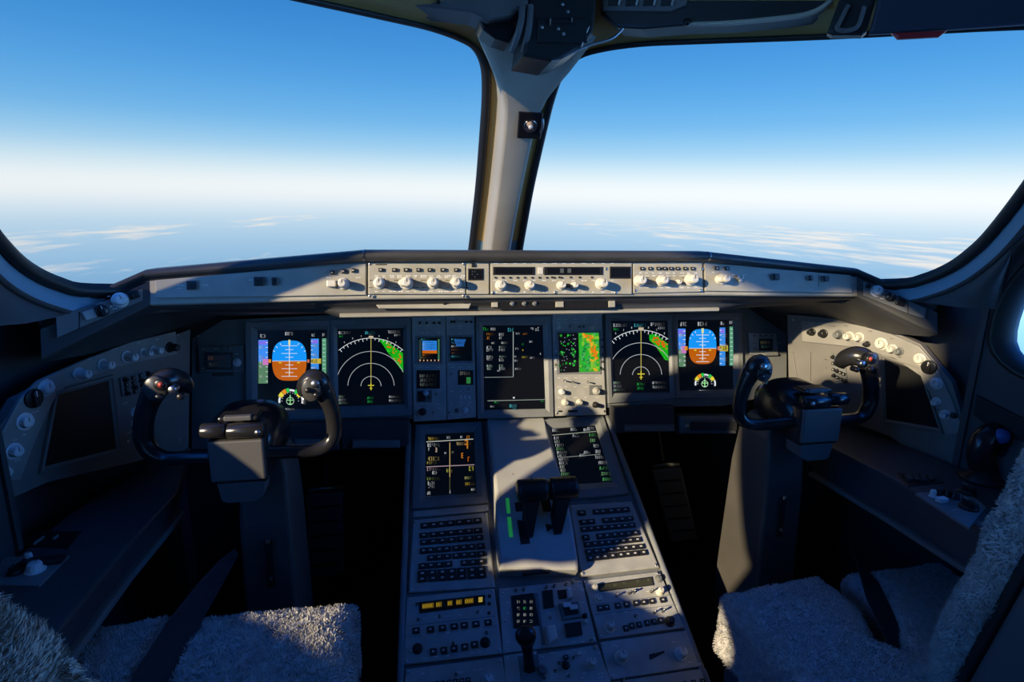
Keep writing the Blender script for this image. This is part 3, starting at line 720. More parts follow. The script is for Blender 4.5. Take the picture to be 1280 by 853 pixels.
W_, CY, GR, AM, MG, YE = (225, 230, 235), (80, 205, 225), (40, 200, 80), (225, 140, 30), (205, 90, 200), (225, 210, 60)
SKYB, EARTH = (22, 148, 245), (186, 92, 10)
def pfd(g, tl, tr, att, vsi, gauge, ty):
    # tapes
    x0, x1, y0, ym, y1 = tl
    g.rect(x0, y0, x1, ym, (62, 140, 240)); g.rect(x0, ym, x1, y1, (86, 128, 96))
    g.rect(x0 + 2, y0 + 6, x1 - 4, y0 + 34, (120, 110, 230))
    for k in range(9):
        yy = y0 + (y1 - y0) * (k + .5) / 9
        g.rect(x1 - 14, yy, x1, yy + 4, W_); 
        if k % 2: g.text(x0 + 8, yy - 8, 34, 18, W_)
    g.rect(x0 + (x1 - x0) * .45, ym - 20, x1 + 4, ym + 24, (200, 120, 190)); g.text(x0 + 12, ym - 16, 44, 26, W_)
    g.text(x0 + 12, y0 - 40, 46, 24, W_)
    cx, cy, hw, hh, hz = att
    def shape(part):
        pts = []
        for k in range(49):
            a = 2 * PI * k / 48; c, s = math.cos(a), math.sin(a); e = .62
            x = cx + hw * math.copysign(abs(c) ** e, c); y = cy - hh * math.copysign(abs(s) ** (e * 1.25), s)
            pts.append((x, min(y, hz) if part else max(y, hz)))
        return pts
    g.poly(shape(True), SKYB); g.poly(shape(False), EARTH)
    g.rect(cx - hw, hz - 1.5, cx + hw, hz + 1.5, W_)
    for k in range(-4, 5):
        if k == 0: continue
        yy = hz + k * hh * .19; w = hw * (.46 if k % 2 == 0 else .24)
        g.rect(cx - w, yy - 1.8, cx + w, yy + 1.8, (215, 225, 235))
    g.rect(cx - 2, cy - hh * .9, cx + 2, cy + hh * .8, (235, 240, 230))
    g.poly([(cx - 7, cy - hh * 1.04), (cx + 7, cy - hh * 1.04), (cx + 7, cy - hh * .8), (cx, cy - hh * .72), (cx - 7, cy - hh * .8)], (220, 220, 160))
    g.rect(cx - hw * .62, hz + 8, cx - hw * .45, hz + 15, YE); g.rect(cx + hw * .45, hz + 8, cx + hw * .62, hz + 15, YE)
    for a in (60, 45, 30, 120, 135, 150): 
        c, s = math.cos(math.radians(a)), math.sin(math.radians(a)); g.line(cx + hw * .98 * c, cy - hh * .9 * s, cx + hw * 1.1 * c, cy - hh * 1.0 * s, 4, W_)
    g.rect(cx - hw - 26, hz - 12, cx - hw - 8, hz + 12, AM); g.rect(cx + hw + 6, hz - 12, cx + hw + 20, hz + 12, (200, 110, 90))
    g.text(cx - 30, ty, 62, 24, W_)
    x0, x1, y0, y1 = tr
    g.rect(x0, y0, x1, y1, (54, 138, 225)); g.rect(x0 + 4, y0 + 8, x1 - 6, y0 + 34, (130, 110, 225)); g.rect(x0, hz - 18, x1 + 16, hz + 18, (190, 170, 60)); g.text(x0 + 4, hz - 12, 52, 24, (30, 40, 30))
    for k in range(8): g.rect(x0, y0 + (y1 - y0) * (k + .5) / 8, x0 + 12, y0 + (y1 - y0) * (k + .5) / 8 + 4, W_); 
    for k in (1, 3, 6): g.text(x0 + 16, y0 + (y1 - y0) * (k + .4) / 8, 32, 16, W_)
    g.text(x0 + 6, y0 - 36, 36, 20, W_)
    x0, x1, y0, y1 = vsi
    g.rect(x0, y0, x1, y1, (88, 150, 120))
    for k in range(9): g.rect(x0 + 4, y0 + (y1 - y0) * (k + .5) / 9, x1 - 8, y0 + (y1 - y0) * (k + .5) / 9 + 4, (190, 225, 200))
    g.text(x0, y0 - 34, 30, 18, W_)
    # lower compass arc
    cx, cy, r0, r1 = gauge; m = (r0 + r1) / 2; w = r1 - r0
    for a0, a1, c in ((190, 160, W_), (158, 135, YE), (133, 112, AM), (110, 96, GR), (94, 66, W_), (64, 48, GR), (46, 22, YE), (20, -12, W_)):
        g.arc(cx, cy, m if c != W_ or a1 > 60 else r1 - w * .15, a0, a1, w if c != W_ else w * .45, c, n=8)
    for a in range(180, -1, -18): g.line(cx + (r0 - 6) * math.cos(math.radians(a)), cy - (r0 - 6) * math.sin(math.radians(a)), cx + r0 * math.cos(math.radians(a)), cy - r0 * math.sin(math.radians(a)), 3, W_)
    g.line(cx, cy - r0 * .7, cx, cy + r0 * .45, 6, (150, 225, 150)); g.line(cx - r0 * .38, cy - r0 * .1, cx + r0 * .38, cy - r0 * .1, 5, (150, 225, 150)); g.line(cx - r0 * .2, cy + r0 * .35, cx + r0 * .2, cy + r0 * .35, 5, (150, 225, 150))
    g.arc(cx, cy, r0 * .42, 0, 360, 3, (190, 225, 190), n=20)
    g.text(cx - 34, cy + r1 * .56, 72, 22, W_)
def wx(g, pts, core, seed):
    """weather radar return: green field with an amber band"""
    g.poly(pts, (24, 170, 24)); rnd = random.Random(seed)
    def inside(x, y):
        c = False
        for i in range(len(pts)):
            (x1, y1), (x2, y2) = pts[i], pts[i - 1]
            if (y1 > y) != (y2 > y) and x < (x2 - x1) * (y - y1) / (y2 - y1) + x1: c = not c
        return c
    xs = [p[0] for p in pts]; ys = [p[1] for p in pts]
    for k in range(150):
        x, y = rnd.uniform(min(xs), max(xs)), rnd.uniform(min(ys), max(ys))
        if not inside(x, y): continue
        d = min(math.hypot(x - c[0], y - c[1]) for c in core)
        col = (208, 96, 16) if d < 26 else ((150, 150, 20) if d < 40 else rnd.choice(((14, 130, 20), (40, 205, 50))))
        s = rnd.uniform(4, 9); q = [(x + s * math.cos(a), y + s * .9 * math.sin(a)) for a in (0.2, 1.3, 2.4, 3.4, 4.6, 5.5)]
        if all(inside(*p) for p in q): g.poly(q, col)
def nd(g, cx, cy, radii, top, wpts, core, box, seed):
    wx(g, wpts, core, seed)
    x0, x1, y0, y1 = box
    for k, r in enumerate(radii):
        a = 180 if k < len(radii) - 1 else math.degrees(math.asin(min(1, (x1 - cx) / r))) + 90
        if k == len(radii) - 1:
            t = math.degrees(math.acos(min(1, (x1 - cx) / r))); g.arc(cx, cy, r, t, 180 - t, 4, (205, 208, 210))
        else:
            t = math.degrees(math.acos(min(1, (x1 - cx) / r))) if r > x1 - cx else 2
            g.arc(cx, cy, r, max(t, 2), 178 if k < 2 else 175, 3.4, (175, 180, 185))
    R = radii[-1]
    for a in range(40, 141, 5):
        c, s = math.cos(math.radians(a)), math.sin(math.radians(a)); L = 14 if a % 10 else 22
        if x0 < cx + R * c < x1: g.line(cx + (R - L) * c, cy - (R - L) * s, cx + R * c, cy - R * s, 3.5, W_)
        if a % 10 == 0 and x0 + 6 < cx + (R + 16) * c < x1 - 6: g.text(cx + (R + 22) * c - 8, cy - (R + 20) * s - 6, 12, 12, W_)
    g.rect(cx - 1.8, cy - R - 6, cx + 1.8, cy, (200, 185, 95))
    g.rect(cx - 16, cy - R - 16, cx + 16, cy - R - 4, (200, 180, 150))
    g.line(cx - 22, cy - 8, cx + 22, cy - 8, 5, YE); g.line(cx, cy - 24, cx, cy + 26, 5, YE); g.line(cx - 10, cy + 12, cx + 10, cy + 12, 4, YE)
    g.text(x0 + 10, top, 92, 20, W_); g.text(x0 + 12, top + 28, 40, 14, GR)
    g.text(cx - 42, top, 84, 20, CY)
    g.text(x1 - 108, top - 6, 92, 20, W_); g.text(x1 - 62, top + 20, 46, 14, W_)
    yb = y1 - 70
    for k in range(3): g.text(x0 + 10, yb + 22 * k, 50 + 14 * k, 15, W_ if k % 2 else (180, 215, 190))
    g.text(cx - 28, yb + 8, 54, 16, GR); g.text(cx - 24, yb + 34, 46, 16, GR)
    for k in range(2): g.text(x1 - 100, yb + 26 * k, 84, 15, W_)
zl, zr = MAIN.z(5.686, 300, 380), MAIN.z(4.923, 680, 380)
display(zl, 'flight_display', 'left outboard display with blue and brown horizon behind the captain yoke', [(124, 188), (616, 184), (620, 748), (126, 752)], [(40, 130), (640, 112), (648, 812), (52, 822)],
        lambda g: pfd(g, (130, 197, 257, 412, 567), (505, 560, 248, 500), (351, 404, 122, 143, 407), (584, 614, 245, 500), (358, 690, 62, 92), 200), 'main flight displays', f=zl)
display(zl, 'flight_display', 'left inboard display with white range arcs and green weather on the right edge', [(690, 180), (1160, 172), (1166, 715), (700, 730)], [(642, 112), (1214, 99), (1225, 790), (650, 812)],
        lambda g: nd(g, 931, 588, [72, 165, 250, 344], 196, [(985, 252), (1040, 262), (1085, 300), (1158, 350), (1160, 480), (1135, 455), (1095, 400), (1050, 345), (1018, 295)], [(1010, 268), (1060, 285), (1110, 330), (1150, 380), (1120, 420)], (692, 1160, 175, 722), 3), 'main flight displays', f=zl)
display(zr, 'flight_display', 'right inboard display with white range arcs beside the horizon display', [(412, 105), (762, 104), (775, 545), (430, 550)], [(372, 66), (788, 60), (802, 580), (392, 612)],
        lambda g: nd(g, 597, 440, [52, 128, 200, 278], 122, [(648, 190), (690, 186), (735, 225), (764, 245), (767, 350), (745, 345), (715, 300), (680, 250), (650, 225)], [(700, 215), (720, 240), (735, 255)], (416, 764, 106, 548), 5), 'main flight displays', f=zr)
display(zr, 'flight_display', 'right outboard display with blue and brown horizon beside the first officer yoke', [(822, 100), (1160, 99), (1165, 525), (834, 535)], [(790, 60), (1210, 50), (1222, 572), (804, 580)],
        lambda g: pfd(g, (826, 872, 153, 280, 388), (1080, 1115, 146, 380), (976, 263, 85, 108, 274), (1140, 1166, 140, 380), (987, 492, 46, 67), 112), 'main flight displays', f=zr)
# centre display
zc = MAIN.z(5.685, 500, 380)
def center(g):
    g.text(592, 168, 46, 22, GR); g.text(646, 170, 44, 20, W_); g.text(768, 172, 56, 24, CY); g.text(930, 168, 26, 18, W_); g.text(962, 166, 40, 26, W_)
    for k, y in enumerate((208, 232, 300, 318, 368, 388, 432, 452)):
        for x, w in ((616, 64), (704, 64)):
            g.text(x, y, w * random.uniform(.5, 1), random.choice((14, 18, 20)), random.choice((W_, W_, (190, 215, 200), AM if k < 3 else GR)))
    g.text(650, 272, 24, 12, W_); g.text(720, 270, 50, 14, W_); g.text(690, 470, 30, 10, W_)
    g.rect(801, 196, 805, 515, (170, 180, 180)); g.line(600, 522, 806, 519, 3, (150, 160, 160))
    for y, x, w, c in ((204, 820, 34, W_), (206, 872, 40, AM), (262, 918, 28, W_), (282, 866, 22, GR), (312, 818, 30, W_), (322, 868, 14, YE), (368, 810, 20, W_), (372, 866, 46, YE), (376, 922, 34, W_), (396, 812, 30, W_), (348, 992, 14, W_), (455, 816, 50, W_)):
        g.text(x, y, w, 13, c)
    g.line(620, 688, 1026, 678, 3, (170, 180, 170)); g.text(670, 690, 40, 14, GR); g.text(610, 706, 16, 34, W_); g.text(640, 722, 34, 12, W_); g.text(776, 712, 56, 22, CY); g.text(800, 738, 28, 12, CY); g.rect(800, 660, 812, 670, W_); g.text(998, 684, 28, 12, GR)
display(zc, 'flight_display', 'tall centre display with columns of small figures above the thrust levers', [(588, 154), (1014, 152), (1034, 746), (598, 756)], [(534, 92), (1070, 85), (1088, 800), (548, 815)], center, 'main flight displays', f=zc)

# ---- standby instruments (two narrow columns between the left and centre displays)
u = Unit(zc, 'standby_panel', 'narrow panel holding the standby horizon, between the left displays and its twin column', 'instrument panel', [(84, 80), (320, 76), (330, 824), (96, 836)], 'standby instrument columns')
u.plate(PANEL, .004); screws(u, [(100, 440), (315, 430), (105, 800), (312, 790)], h=.004)
g = Gfx(u, zc, .0062)
bx = MB(); u.rect(bx, 108, 225, 304, 428, .003, .006, BEZEL, bev=.001, f=zc); bx.build('instrument_bezel', u.root)
g.poly([(128, 240), (286, 240), (288, 410), (130, 412)], (2, 6, 14)); g.rect(158, 262, 260, 330, (40, 130, 225)); g.rect(158, 330, 262, 352, (190, 95, 15)); g.rect(135, 255, 150, 400, (40, 60, 60)); g.rect(268, 250, 280, 400, (60, 110, 80))
for k in range(4): g.text(160, 268 + 14 * k, 96, 10, W_ if k % 2 else (150, 210, 250))
for k in range(6): g.poly([(136 + 26 * k, 396), (148 + 26 * k, 396), (142 + 26 * k, 408)], (220, 170, 130))
g.text(150, 246, 110, 11, CY); g.text(160, 356, 90, 12, AM); g.text(150, 374, 110, 12, (150, 120, 60))
g.mb.build('screen', u.root)
rb = MB(); u.rect(rb, 118, 470, 284, 602, .003, .006, BLACK, bev=.001, f=zc); rb.build('gauge_window', u.root)
g = Gfx(u, zc, .0062)
for k in range(3): g.text(140, 500 + 30 * k, 130, 22, (120, 130, 130))
g.mb.build('gauge_marks', u.root)
rb = MB(); u.rect(rb, 118, 612, 228, 698, .003, .006, PANEL2, bev=.001, f=zc); u.rect(rb, 126, 622, 180, 690, .006, .007, BLACK, f=zc); rb.build('switch_plate', u.root)
u.at(knob(6, 12, KNOBW), 'knob', 182, 632, h=.006, f=zc); u.at(knob(8, 14, BLACK), 'knob', 160, 766, h=.004, f=zc); u.at(K_TOG, 'toggle', 258, 640, h=.004, f=zc); u.at(K_TOG, 'toggle', 236, 770, h=.004, f=zc); u.at(btn(8, 8, 3), 'button', 206, 664, h=.006, f=zc)
for x in (140, 190, 240, 280): u.at(K_TOGB, 'toggle', x, 135, h=.004, f=zc)
dashes(u, [(x, y) for x in (150, 200, 270) for y in (112, 155, 205, 450, 606, 710, 740)], f=zc, h=.0043)
u = Unit(zc, 'standby_panel', 'narrow panel holding the small dark map screen, beside the tall centre display', 'instrument panel', [(326, 80), (526, 76), (540, 806), (336, 822)], 'standby instrument columns')
u.plate(PANEL, .004); screws(u, [(345, 435), (520, 360), (352, 770), (530, 690)], h=.004)
bx = MB(); u.rect(bx, 338, 222, 520, 420, .003, .006, BEZEL, bev=.001, f=zc); bx.build('instrument_bezel', u.root)
g = Gfx(u, zc, .0062)
g.poly([(352, 236), (508, 236), (510, 404), (354, 406)], (2, 6, 14))
for k in range(3): g.rect(385 + 6 * k, 250 + 18 * k, 465 - 6 * k, 266 + 18 * k, (30, 92, 170))
for k in range(6): g.text(364, 246 + 24 * k, 136, 13, [CY, (90, 160, 220), W_, (150, 90, 60), (120, 80, 60), CY][k])
g.mb.build('screen', u.root)
rb = MB(); u.rect(rb, 410, 470, 520, 575, .003, .006, BLACK, bev=.001, f=zc); rb.build('gauge_window', u.root)
g = Gfx(u, zc, .0062); g.rect(470, 520, 500, 565, (40, 110, 60)); g.text(425, 480, 80, 24, (150, 150, 150)); g.mb.build('gauge_marks', u.root)
for k, x in enumerate((432, 462, 492)): u.at(btn(6, 9, 4, True, KNOBW), 'button', x, 662, h=.004, f=zc)
u.at(K_TOG, 'toggle', 490, 606, h=.004, f=zc); u.at(btn(9, 10, 4), 'button', 400, 755, h=.004, f=zc); u.at(knob(7, 12, KNOBW), 'knob', 462, 755, h=.004, f=zc); u.at(K_TOG, 'toggle', 352, 770, h=.004, f=zc); u.at(K_TOG, 'toggle', 366, 500, h=.004, f=zc)
for x in (365, 385, 470, 505): u.at(K_TOGB, 'toggle', x, 128, h=.004, f=zc)
dashes(u, [(x, y) for x in (370, 430, 490) for y in (105, 160, 210, 450, 620, 700, 720, 785)], f=zc, h=.0043)

# ---- terrain / radar unit right of the centre display
u = Unit(zr, 'radar_panel', 'control panel with small green and orange terrain screen right of the centre display', 'instrument panel', [(46, 46), (352, 36), (380, 682), (64, 690)])
u.plate(PANEL, .004); screws(u, [(56, 70), (345, 62), (78, 672), (368, 660)], f=zr, h=.004)
bx = MB(); u.rect(bx, 74, 168, 346, 432, .003, .0062, BEZEL, bev=.001, f=zr); bx.build('screen_bezel', u.root)
g = Gfx(u, zr, .0064)
g.poly([(85, 180), (206, 179), (212, 420), (92, 424)], (8, 10, 14)); g.poly([(208, 179), (332, 178), (340, 414), (214, 420)], (48, 165, 40))
rnd = random.Random(11)
for k in range(60):
    x, y = rnd.uniform(92, 195), rnd.uniform(190, 410)
    if noise.noise(Vector((x * .03, y * .025, 1))) > -.02: 
        s = rnd.uniform(4, 9); g.poly([(x + s * rnd.uniform(.7, 1.2) * math.cos(a), y + s * math.sin(a)) for a in (0, 1.1, 2.2, 3.3, 4.4, 5.4)], rnd.choice(((30, 140, 40), (50, 190, 60), (20, 100, 40))))
for k in range(26): g.rect(*(lambda x, y: (x, y, x + 5, y + 4))(rnd.uniform(95, 195), rnd.uniform(185, 405)), (170, 170, 190))
for k in range(260):
    x, y = rnd.uniform(216, 326), rnd.uniform(186, 408)
    t = noise.noise(Vector((x * .022, y * .018, 4))) + (.5 - abs((x - 285) / 60 - (y - 250) / 160) * .7) * (1 if y < 360 else .3)
    col = (232, 120, 20) if t > .42 else ((225, 170, 40) if t > .25 else ((130, 190, 50) if t > .05 else rnd.choice(((40, 180, 50), (20, 130, 60), (80, 170, 90)))))
    s = rnd.uniform(4, 10); g.poly([(x + s * rnd.uniform(.6, 1.2) * math.cos(a), y + s * math.sin(a)) for a in (0, 1.1, 2.2, 3.3, 4.4, 5.4)], col)
g.mb.build('screen', u.root)
for x, y, r, mt in ((82, 142, 6, KNOBW), (162, 140, 5, PANEL), (292, 140, 6, KNOB)): u.at(knob(r, 12, mt), 'knob', x, y, h=.004, f=zr)
for x, y in ((215, 140), (240, 140)): u.at(btn(7, 6), 'button', x, y, h=.004, f=zr)
for k in range(5): u.at(btn(5, 6, 3, True, KNOBW if k % 2 == 0 else BTN), 'button', 70, 290 + 28 * k, h=.004, f=zr); u.at(btn(5, 6, 3), 'button', 354, 220 + 45 * k, h=.004, f=zr)
for x, y, r, mt in ((106, 540, 7, KNOBW), (126, 605, 8, KNOB), (214, 603, 7, KNOB), (318, 535, 9, PANEL), (312, 620, 7, BLACK)): u.at(knob(r, 16, mt), 'knob', x, y, h=.004, f=zr)
for x, y in ((170, 480), (120, 472), (265, 480)): u.at(K_TOG, 'toggle', x, y, h=.004, f=zr)
rb = MB(); u.rect(rb, 275, 500, 350, 560, .003, .0055, PANEL2, bev=.001, f=zr); u.rect(rb, 84, 655, 110, 665, .003, .0046, BLACK, f=zr); u.rect(rb, 145, 653, 205, 666, .003, .0046, BLACK, f=zr); rb.build('switch_plate', u.root)
dashes(u, [(x, y) for x in (90, 130, 190, 250, 320) for y in (95, 115, 455, 510, 575, 635)], f=zr, h=.0043)

# ---- small outboard instrument panels
z1m, z7m = MAIN.z(3.878, 0, 280), MAIN.z(3.878, 880, 300)
u = Unit(z1m, 'clock_panel', 'small dark clock panel left of the left displays', 'instrument panel', [(962, 590), (1186, 586), (1188, 720), (968, 722)], 'outboard instrument panels')
u.plate(PANEL2, .004); dark_window(u, 1000, 622, 1130, 706, z1m, h=.007).build('display', u.root)
g = Gfx(u, z1m, .0074); g.text(1015, 640, 100, 18, (90, 60, 50)); g.text(1020, 672, 90, 16, (50, 60, 60)); g.mb.build('readout_digit', u.root)
u.at(knob(8, 14, KNOBW), 'knob', 1152, 672, h=.004, f=z1m); u.at(K_TOG, 'toggle', 992, 604, h=.004, f=z1m)
for x in (1100, 1125): u.at(K_TOG, 'toggle', x, 600, h=.004, f=z1m)
u.at(MB().box((0, 0, .002), (.05, .008, .004), BLACK, bev=.001).mesh('slot'), 'slot', 1080, 730, h=-.002, f=z1m)
dashes(u, [(1050, 606), (1150, 630), (1150, 712), (985, 700)], f=z1m)
u = Unit(z7m, 'clock_panel', 'small clock panel right of the right displays above the first officer yoke', 'instrument panel', [(212, 452), (345, 455), (358, 562), (222, 556)], 'outboard instrument panels')
u.plate(PANEL, .004); dark_window(u, 262, 480, 326, 536, z7m, h=.007).build('display', u.root)
g = Gfx(u, z7m, .0074); g.text(268, 490, 50, 14, (90, 90, 60)); g.text(272, 512, 44, 12, (50, 90, 60)); g.mb.build('readout_digit', u.root)
for k in range(4): u.at(btn(4, 5), 'button', 240 + 28 * k, 464, h=.004, f=z7m)
u.at(MB().box((0, 0, .003), (.045, .006, .006), PANEL2, bev=.001).mesh('handle'), 'handle', 318, 556, h=.004, f=z7m)
for x, y in ((240, 500), (240, 530), (345, 500)): u.at(K_TOG, 'toggle', x, y, h=.004, f=z7m)
dashes(u, [(250, 545), (300, 470), (345, 525)], f=z7m)
# drawers and footrest bar under the displays
def drawer(pts, label, hand, name='pull_out_table', depth=.16):
    u = Unit(MAIN, name, label, 'pull-out table', pts, 'pull-out tables under the displays', lift=.012)
    q = u.q; q = q if area(q) > 0 else q[::-1]
    MB().prism(q, -depth * .4, .02, CONS, bev=.006, seg=3).build('table_body', u.root)
    hb = MB(); u.rect(hb, *hand, .02, .032, PANEL2, bev=.004); hb.build('handle', u.root)
drawer([(363, 527), (426, 525), (426, 560), (363, 564)], 'closed dark pull-out table behind the captain yoke right arm', (372, 545, 420, 553))
drawer([(428, 524), (512, 522), (512, 556), (428, 560)], 'closed dark pull-out table under the left inboard display', (442, 546, 500, 556))
drawer([(762, 507), (837, 506), (838, 536), (764, 540)], 'closed dark pull-out table under the right inboard display', (775, 528, 835, 536))
u = Unit(MAIN, 'footrest_bar', 'grey pull-out footrest bar under the right displays', 'footrest', [(844, 518), (913, 515), (913, 538), (846, 542)], lift=.015)
fb = MB(); u.rect(fb, 844, 518, 913, 540, -.03, .02, PANEL2, bev=.008); fb.build('footrest_body', u.root)
fb = MB(); u.rect(fb, 856, 524, 912, 535, .02, .026, CONS, bev=.003); fb.build('tread', u.root)
u.at(MB().lathe([(.006, 0), (.006, .01), (0, .011)], METAL).mesh('pivot'), 'pivot', 850, 530, h=.02)
# ================================================================== CENTRE PEDESTAL
PED = Frame((0, 1.458, .668), (1, 0, 0), (0, 1, .679))
z6p = PED.z(3.71, 500, 510); z7p = PED.z(3.048, 480, 630); r2 = PED.z(5.575, 500, 700); r3 = PED.z(5.575, 680, 700)
pd = Unit(PED, 'centre_pedestal', 'sloping grey centre pedestal between the seats', 'pedestal', [(515, 528), (762, 520), (900, 880), (498, 880)])
yt, yb = pd.l(640, 524).y, pd.l(640, 905).y
def pw(y): t = (yt - y) / (yt - yb); return .279 + .035 * t
MB().prism([(-pw(yb), yb), (pw(yb), yb), (pw(yt), yt), (-pw(yt), yt)], -.30, -.003, PANEL2, M=Matrix.Translation((-pd.o.x, 0, 0))).build('pedestal_body', pd.root)
for s in (-1, 1):
    rb = MB(); rb.tube([(s * (pw(yb) + .003) - pd.o.x, yb, .0), (s * (pw((yb + yt) / 2) + .003) - pd.o.x, (yb + yt) / 2, .0), (s * (pw(yt) + .003) - pd.o.x, yt, .0)], .0075, BEZEL, n=10); rb.build('edge_rail', pd.root)
PK = 'centre pedestal control units'
# display units at the head of the pedestal
AMB, LG = (225, 140, 40), (120, 210, 130)
def cdu(u_rows):
    def f(g): pass
    return f
def cdu_l(g):
    X0, X1 = 124, 340
    g.line(122, 157, 340, 144, 4, (165, 168, 160)); g.line(122, 273, 345, 263, 4, (150, 128, 138)); g.rect(229, 160, 233, 320, (170, 146, 92)); g.rect(229, 320, 233, 385, (70, 70, 50))
    for x, y, w, h, c in ((130, 136, 56, 14, (225, 190, 70)), (216, 132, 24, 10, W_), (280, 130, 14, 10, W_), (306, 128, 28, 16, AMB), (128, 165, 60, 16, W_), (262, 160, 70, 14, (220, 190, 130)), (300, 150, 30, 40, AMB), (132, 186, 14, 14, W_), (164, 186, 14, 20, (230, 200, 170)), (284, 210, 22, 24, AMB), (314, 228, 26, 22, (215, 110, 20)), (130, 228, 58, 18, (230, 200, 120)), (126, 250, 50, 12, (220, 200, 100)), (126, 280, 66, 14, (210, 190, 200)), (150, 296, 32, 14, W_), (216, 284, 36, 16, (200, 200, 80)), (320, 274, 26, 20, (200, 200, 80)), (126, 325, 60, 12, (170, 190, 90)), (128, 345, 42, 14, W_), (132, 362, 36, 12, W_), (300, 322, 44, 12, (190, 190, 120)), (302, 350, 46, 12, (220, 190, 60)), (126, 392, 24, 14, W_), (230, 388, 10, 12, W_), (330, 378, 24, 10, W_), (240, 206, 14, 8, (150, 150, 120)), (206, 210, 14, 8, W_)):
        g.text(x, y, w, h, c)
def cdu_r(g):
    g.line(706, 126, 910, 108, 3, (150, 158, 144)); g.line(745, 230, 930, 214, 3, (120, 124, 120))
    for k in range(11):
        y = 132 + k * 17; x = 708 + (y - 100) * .2
        g.text(x, y, random.choice((30, 44, 56)), 13, random.choice((W_, (150, 220, 150), (205, 215, 205))))
    for k in range(9):
        y = 120 + k * 26; x = 862 + (y - 90) * .28
        g.text(x + random.uniform(0, 14), y, random.choice((34, 44)), 14, random.choice((W_, (150, 220, 150), (90, 190, 110))))
    for x, y in ((705, 102), (790, 98), (850, 100), (868, 94), (800, 128), (830, 218), (850, 205)): g.text(x, y, 34, 13, W_)
display(z6p, 'pedestal_display', 'pedestal display with amber figures left of the thrust levers', [(118, 123), (342, 112), (355, 398), (118, 412)], [(72, 84), (376, 72), (408, 446), (56, 476)], cdu_l, 'pedestal displays', BEZEL, z6p)
display(z6p, 'pedestal_display', 'pedestal display with white and green figures right of the thrust levers', [(697, 97), (905, 82), (985, 345), (750, 360)], [(652, 62), (940, 40), (1058, 404), (706, 440)], cdu_r, 'pedestal displays', BEZEL, z6p)
for nm, label, pts in (('pedestal_strip', 'narrow grey blank strip with small screws left of the amber pedestal display', [(62, 484), (408, 452), (412, 482), (60, 512)]),):
    u = Unit(z6p, nm, label, 'blank panel', pts); u.plate(PANEL, .004); screws(u, [(75, 498), (398, 468)], h=.004)

# keyboards
def bil(q, s, t): return tuple((q[0][i] * (1 - s) + q[1][i] * s) * (1 - t) + (q[3][i] * (1 - s) + q[2][i] * s) * t for i in (0, 1))
def keyboard(quad, label, rows, cols, fr, spec_seed):
    u = Unit(fr, 'keypad', label, 'keypad', quad, 'pedestal keypads')
    u.plate(PANEL, .006, bev=.003)
    q2 = [bil(quad, *st) for st in ((.06, .05), (.955, .05), (.955, .95), (.06, .95))]
    rnd = random.Random(spec_seed)
    for ri, t in enumerate(rows):
        n = cols[ri]
        for c in range(n):
            if rnd.random() < .03: continue
            s = .045 + .91 * (c + .5) / n + rnd.uniform(-.008, .008)
            x, y = bil(q2, s, t)
            u.at(btn(21 if n <= 7 else 18.5, 13 if ri % 3 else 14, 4.5, True, var=rnd.randint(0, 4)), 'key', x, y, h=.006, rot=0)
    screws(u, [bil(quad, *st) for st in ((.03, .03), (.97, .03), (.97, .96), (.03, .96), (.5, .03))], h=.006)
    dashes(u, [bil(q2, .05 + .1 * k, t - .055) for t in rows[1:] for k in range(10)], h=.0063, size=(.0014, .0008), spread=.006)
    return u
QL = [(62, 525), (405, 490), (440, 838), (40, 862)]; QR = [(785, 455), (1070, 437), (1200, 744), (840, 787)]
keyboard(QL, 'grey keypad of black keys left of the thrust levers, in shade', (.06, .205, .31, .44, .555, .67, .785, .87), (7, 7, 7, 8, 8, 8, 7, 7), z6p, 3)
keyboard(QR, 'grey keypad of black keys right of the thrust levers, sunlit along its near edge', (.09, .235, .345, .475, .585, .70, .80), (7, 7, 8, 8, 8, 8, 8), z6p, 5)

# thrust quadrant
qd = Unit(z6p, 'thrust_quadrant', 'raised grey thrust lever quadrant with two slots in the middle of the pedestal', 'thrust quadrant', [(400, 45), (645, 45), (815, 785), (455, 790)])
st = [(38, .003, 404, 660), (75, .012, 405, 668), (130, .022, 408, 680), (260, .042, 416, 706), (385, .058, 426, 738), (470, .066, 432, 754), (560, .068, 438, 770), (660, .060, 446, 790), (740, .050, 454, 806), (772, .041, 456, 812), (780, .036, 457, 813)]
rings = []
for y, h, x0, x1 in st:
    a, b = qd.l(x0, y), qd.l(x1, y); e = .007 if h > .012 else .001
    rings.append([Vector((a.x, a.y, -.0025)), Vector((a.x, a.y, h - e)), Vector((a.x + e * .3, a.y, h - e * .3)), Vector((a.x + e, a.y, h)), Vector((b.x - e, b.y, h)), Vector((b.x - e * .3, b.y, h - e * .3)), Vector((b.x, b.y, h - e)), Vector((b.x, b.y, -.0025))])
qb = MB().loft(rings, QUADM, smooth=False).build('quadrant_body', qd.root, fix=True)
def qh(y):   # surface height at photo row y (detail rows)
    for i in range(len(st) - 1):
        if st[i][0] <= y <= st[i + 1][0]:
            t = (y - st[i][0]) / (st[i + 1][0] - st[i][0]); return st[i][1] * (1 - t) + st[i + 1][1] * t
    return st[-1][1]
def surf(x, y):
    """point on the quadrant skin under a photo position"""
    h = .06
    for _ in range(12):
        f = z6p.off(h); w = f.w(x, y); d = w - qd.o; v = d.dot(qd.fr.v)
        # find base row with the same v
        lo, hi = 0.0, 900.0
        for _k in range(30):
            mid = (lo + hi) / 2
            if qd.l(600, mid).y > v: lo = mid
            else: hi = mid
        h = h * .4 + qh(max(38, min(780, lo))) * .6
    return Vector((d.dot(qd.fr.u), v, h))
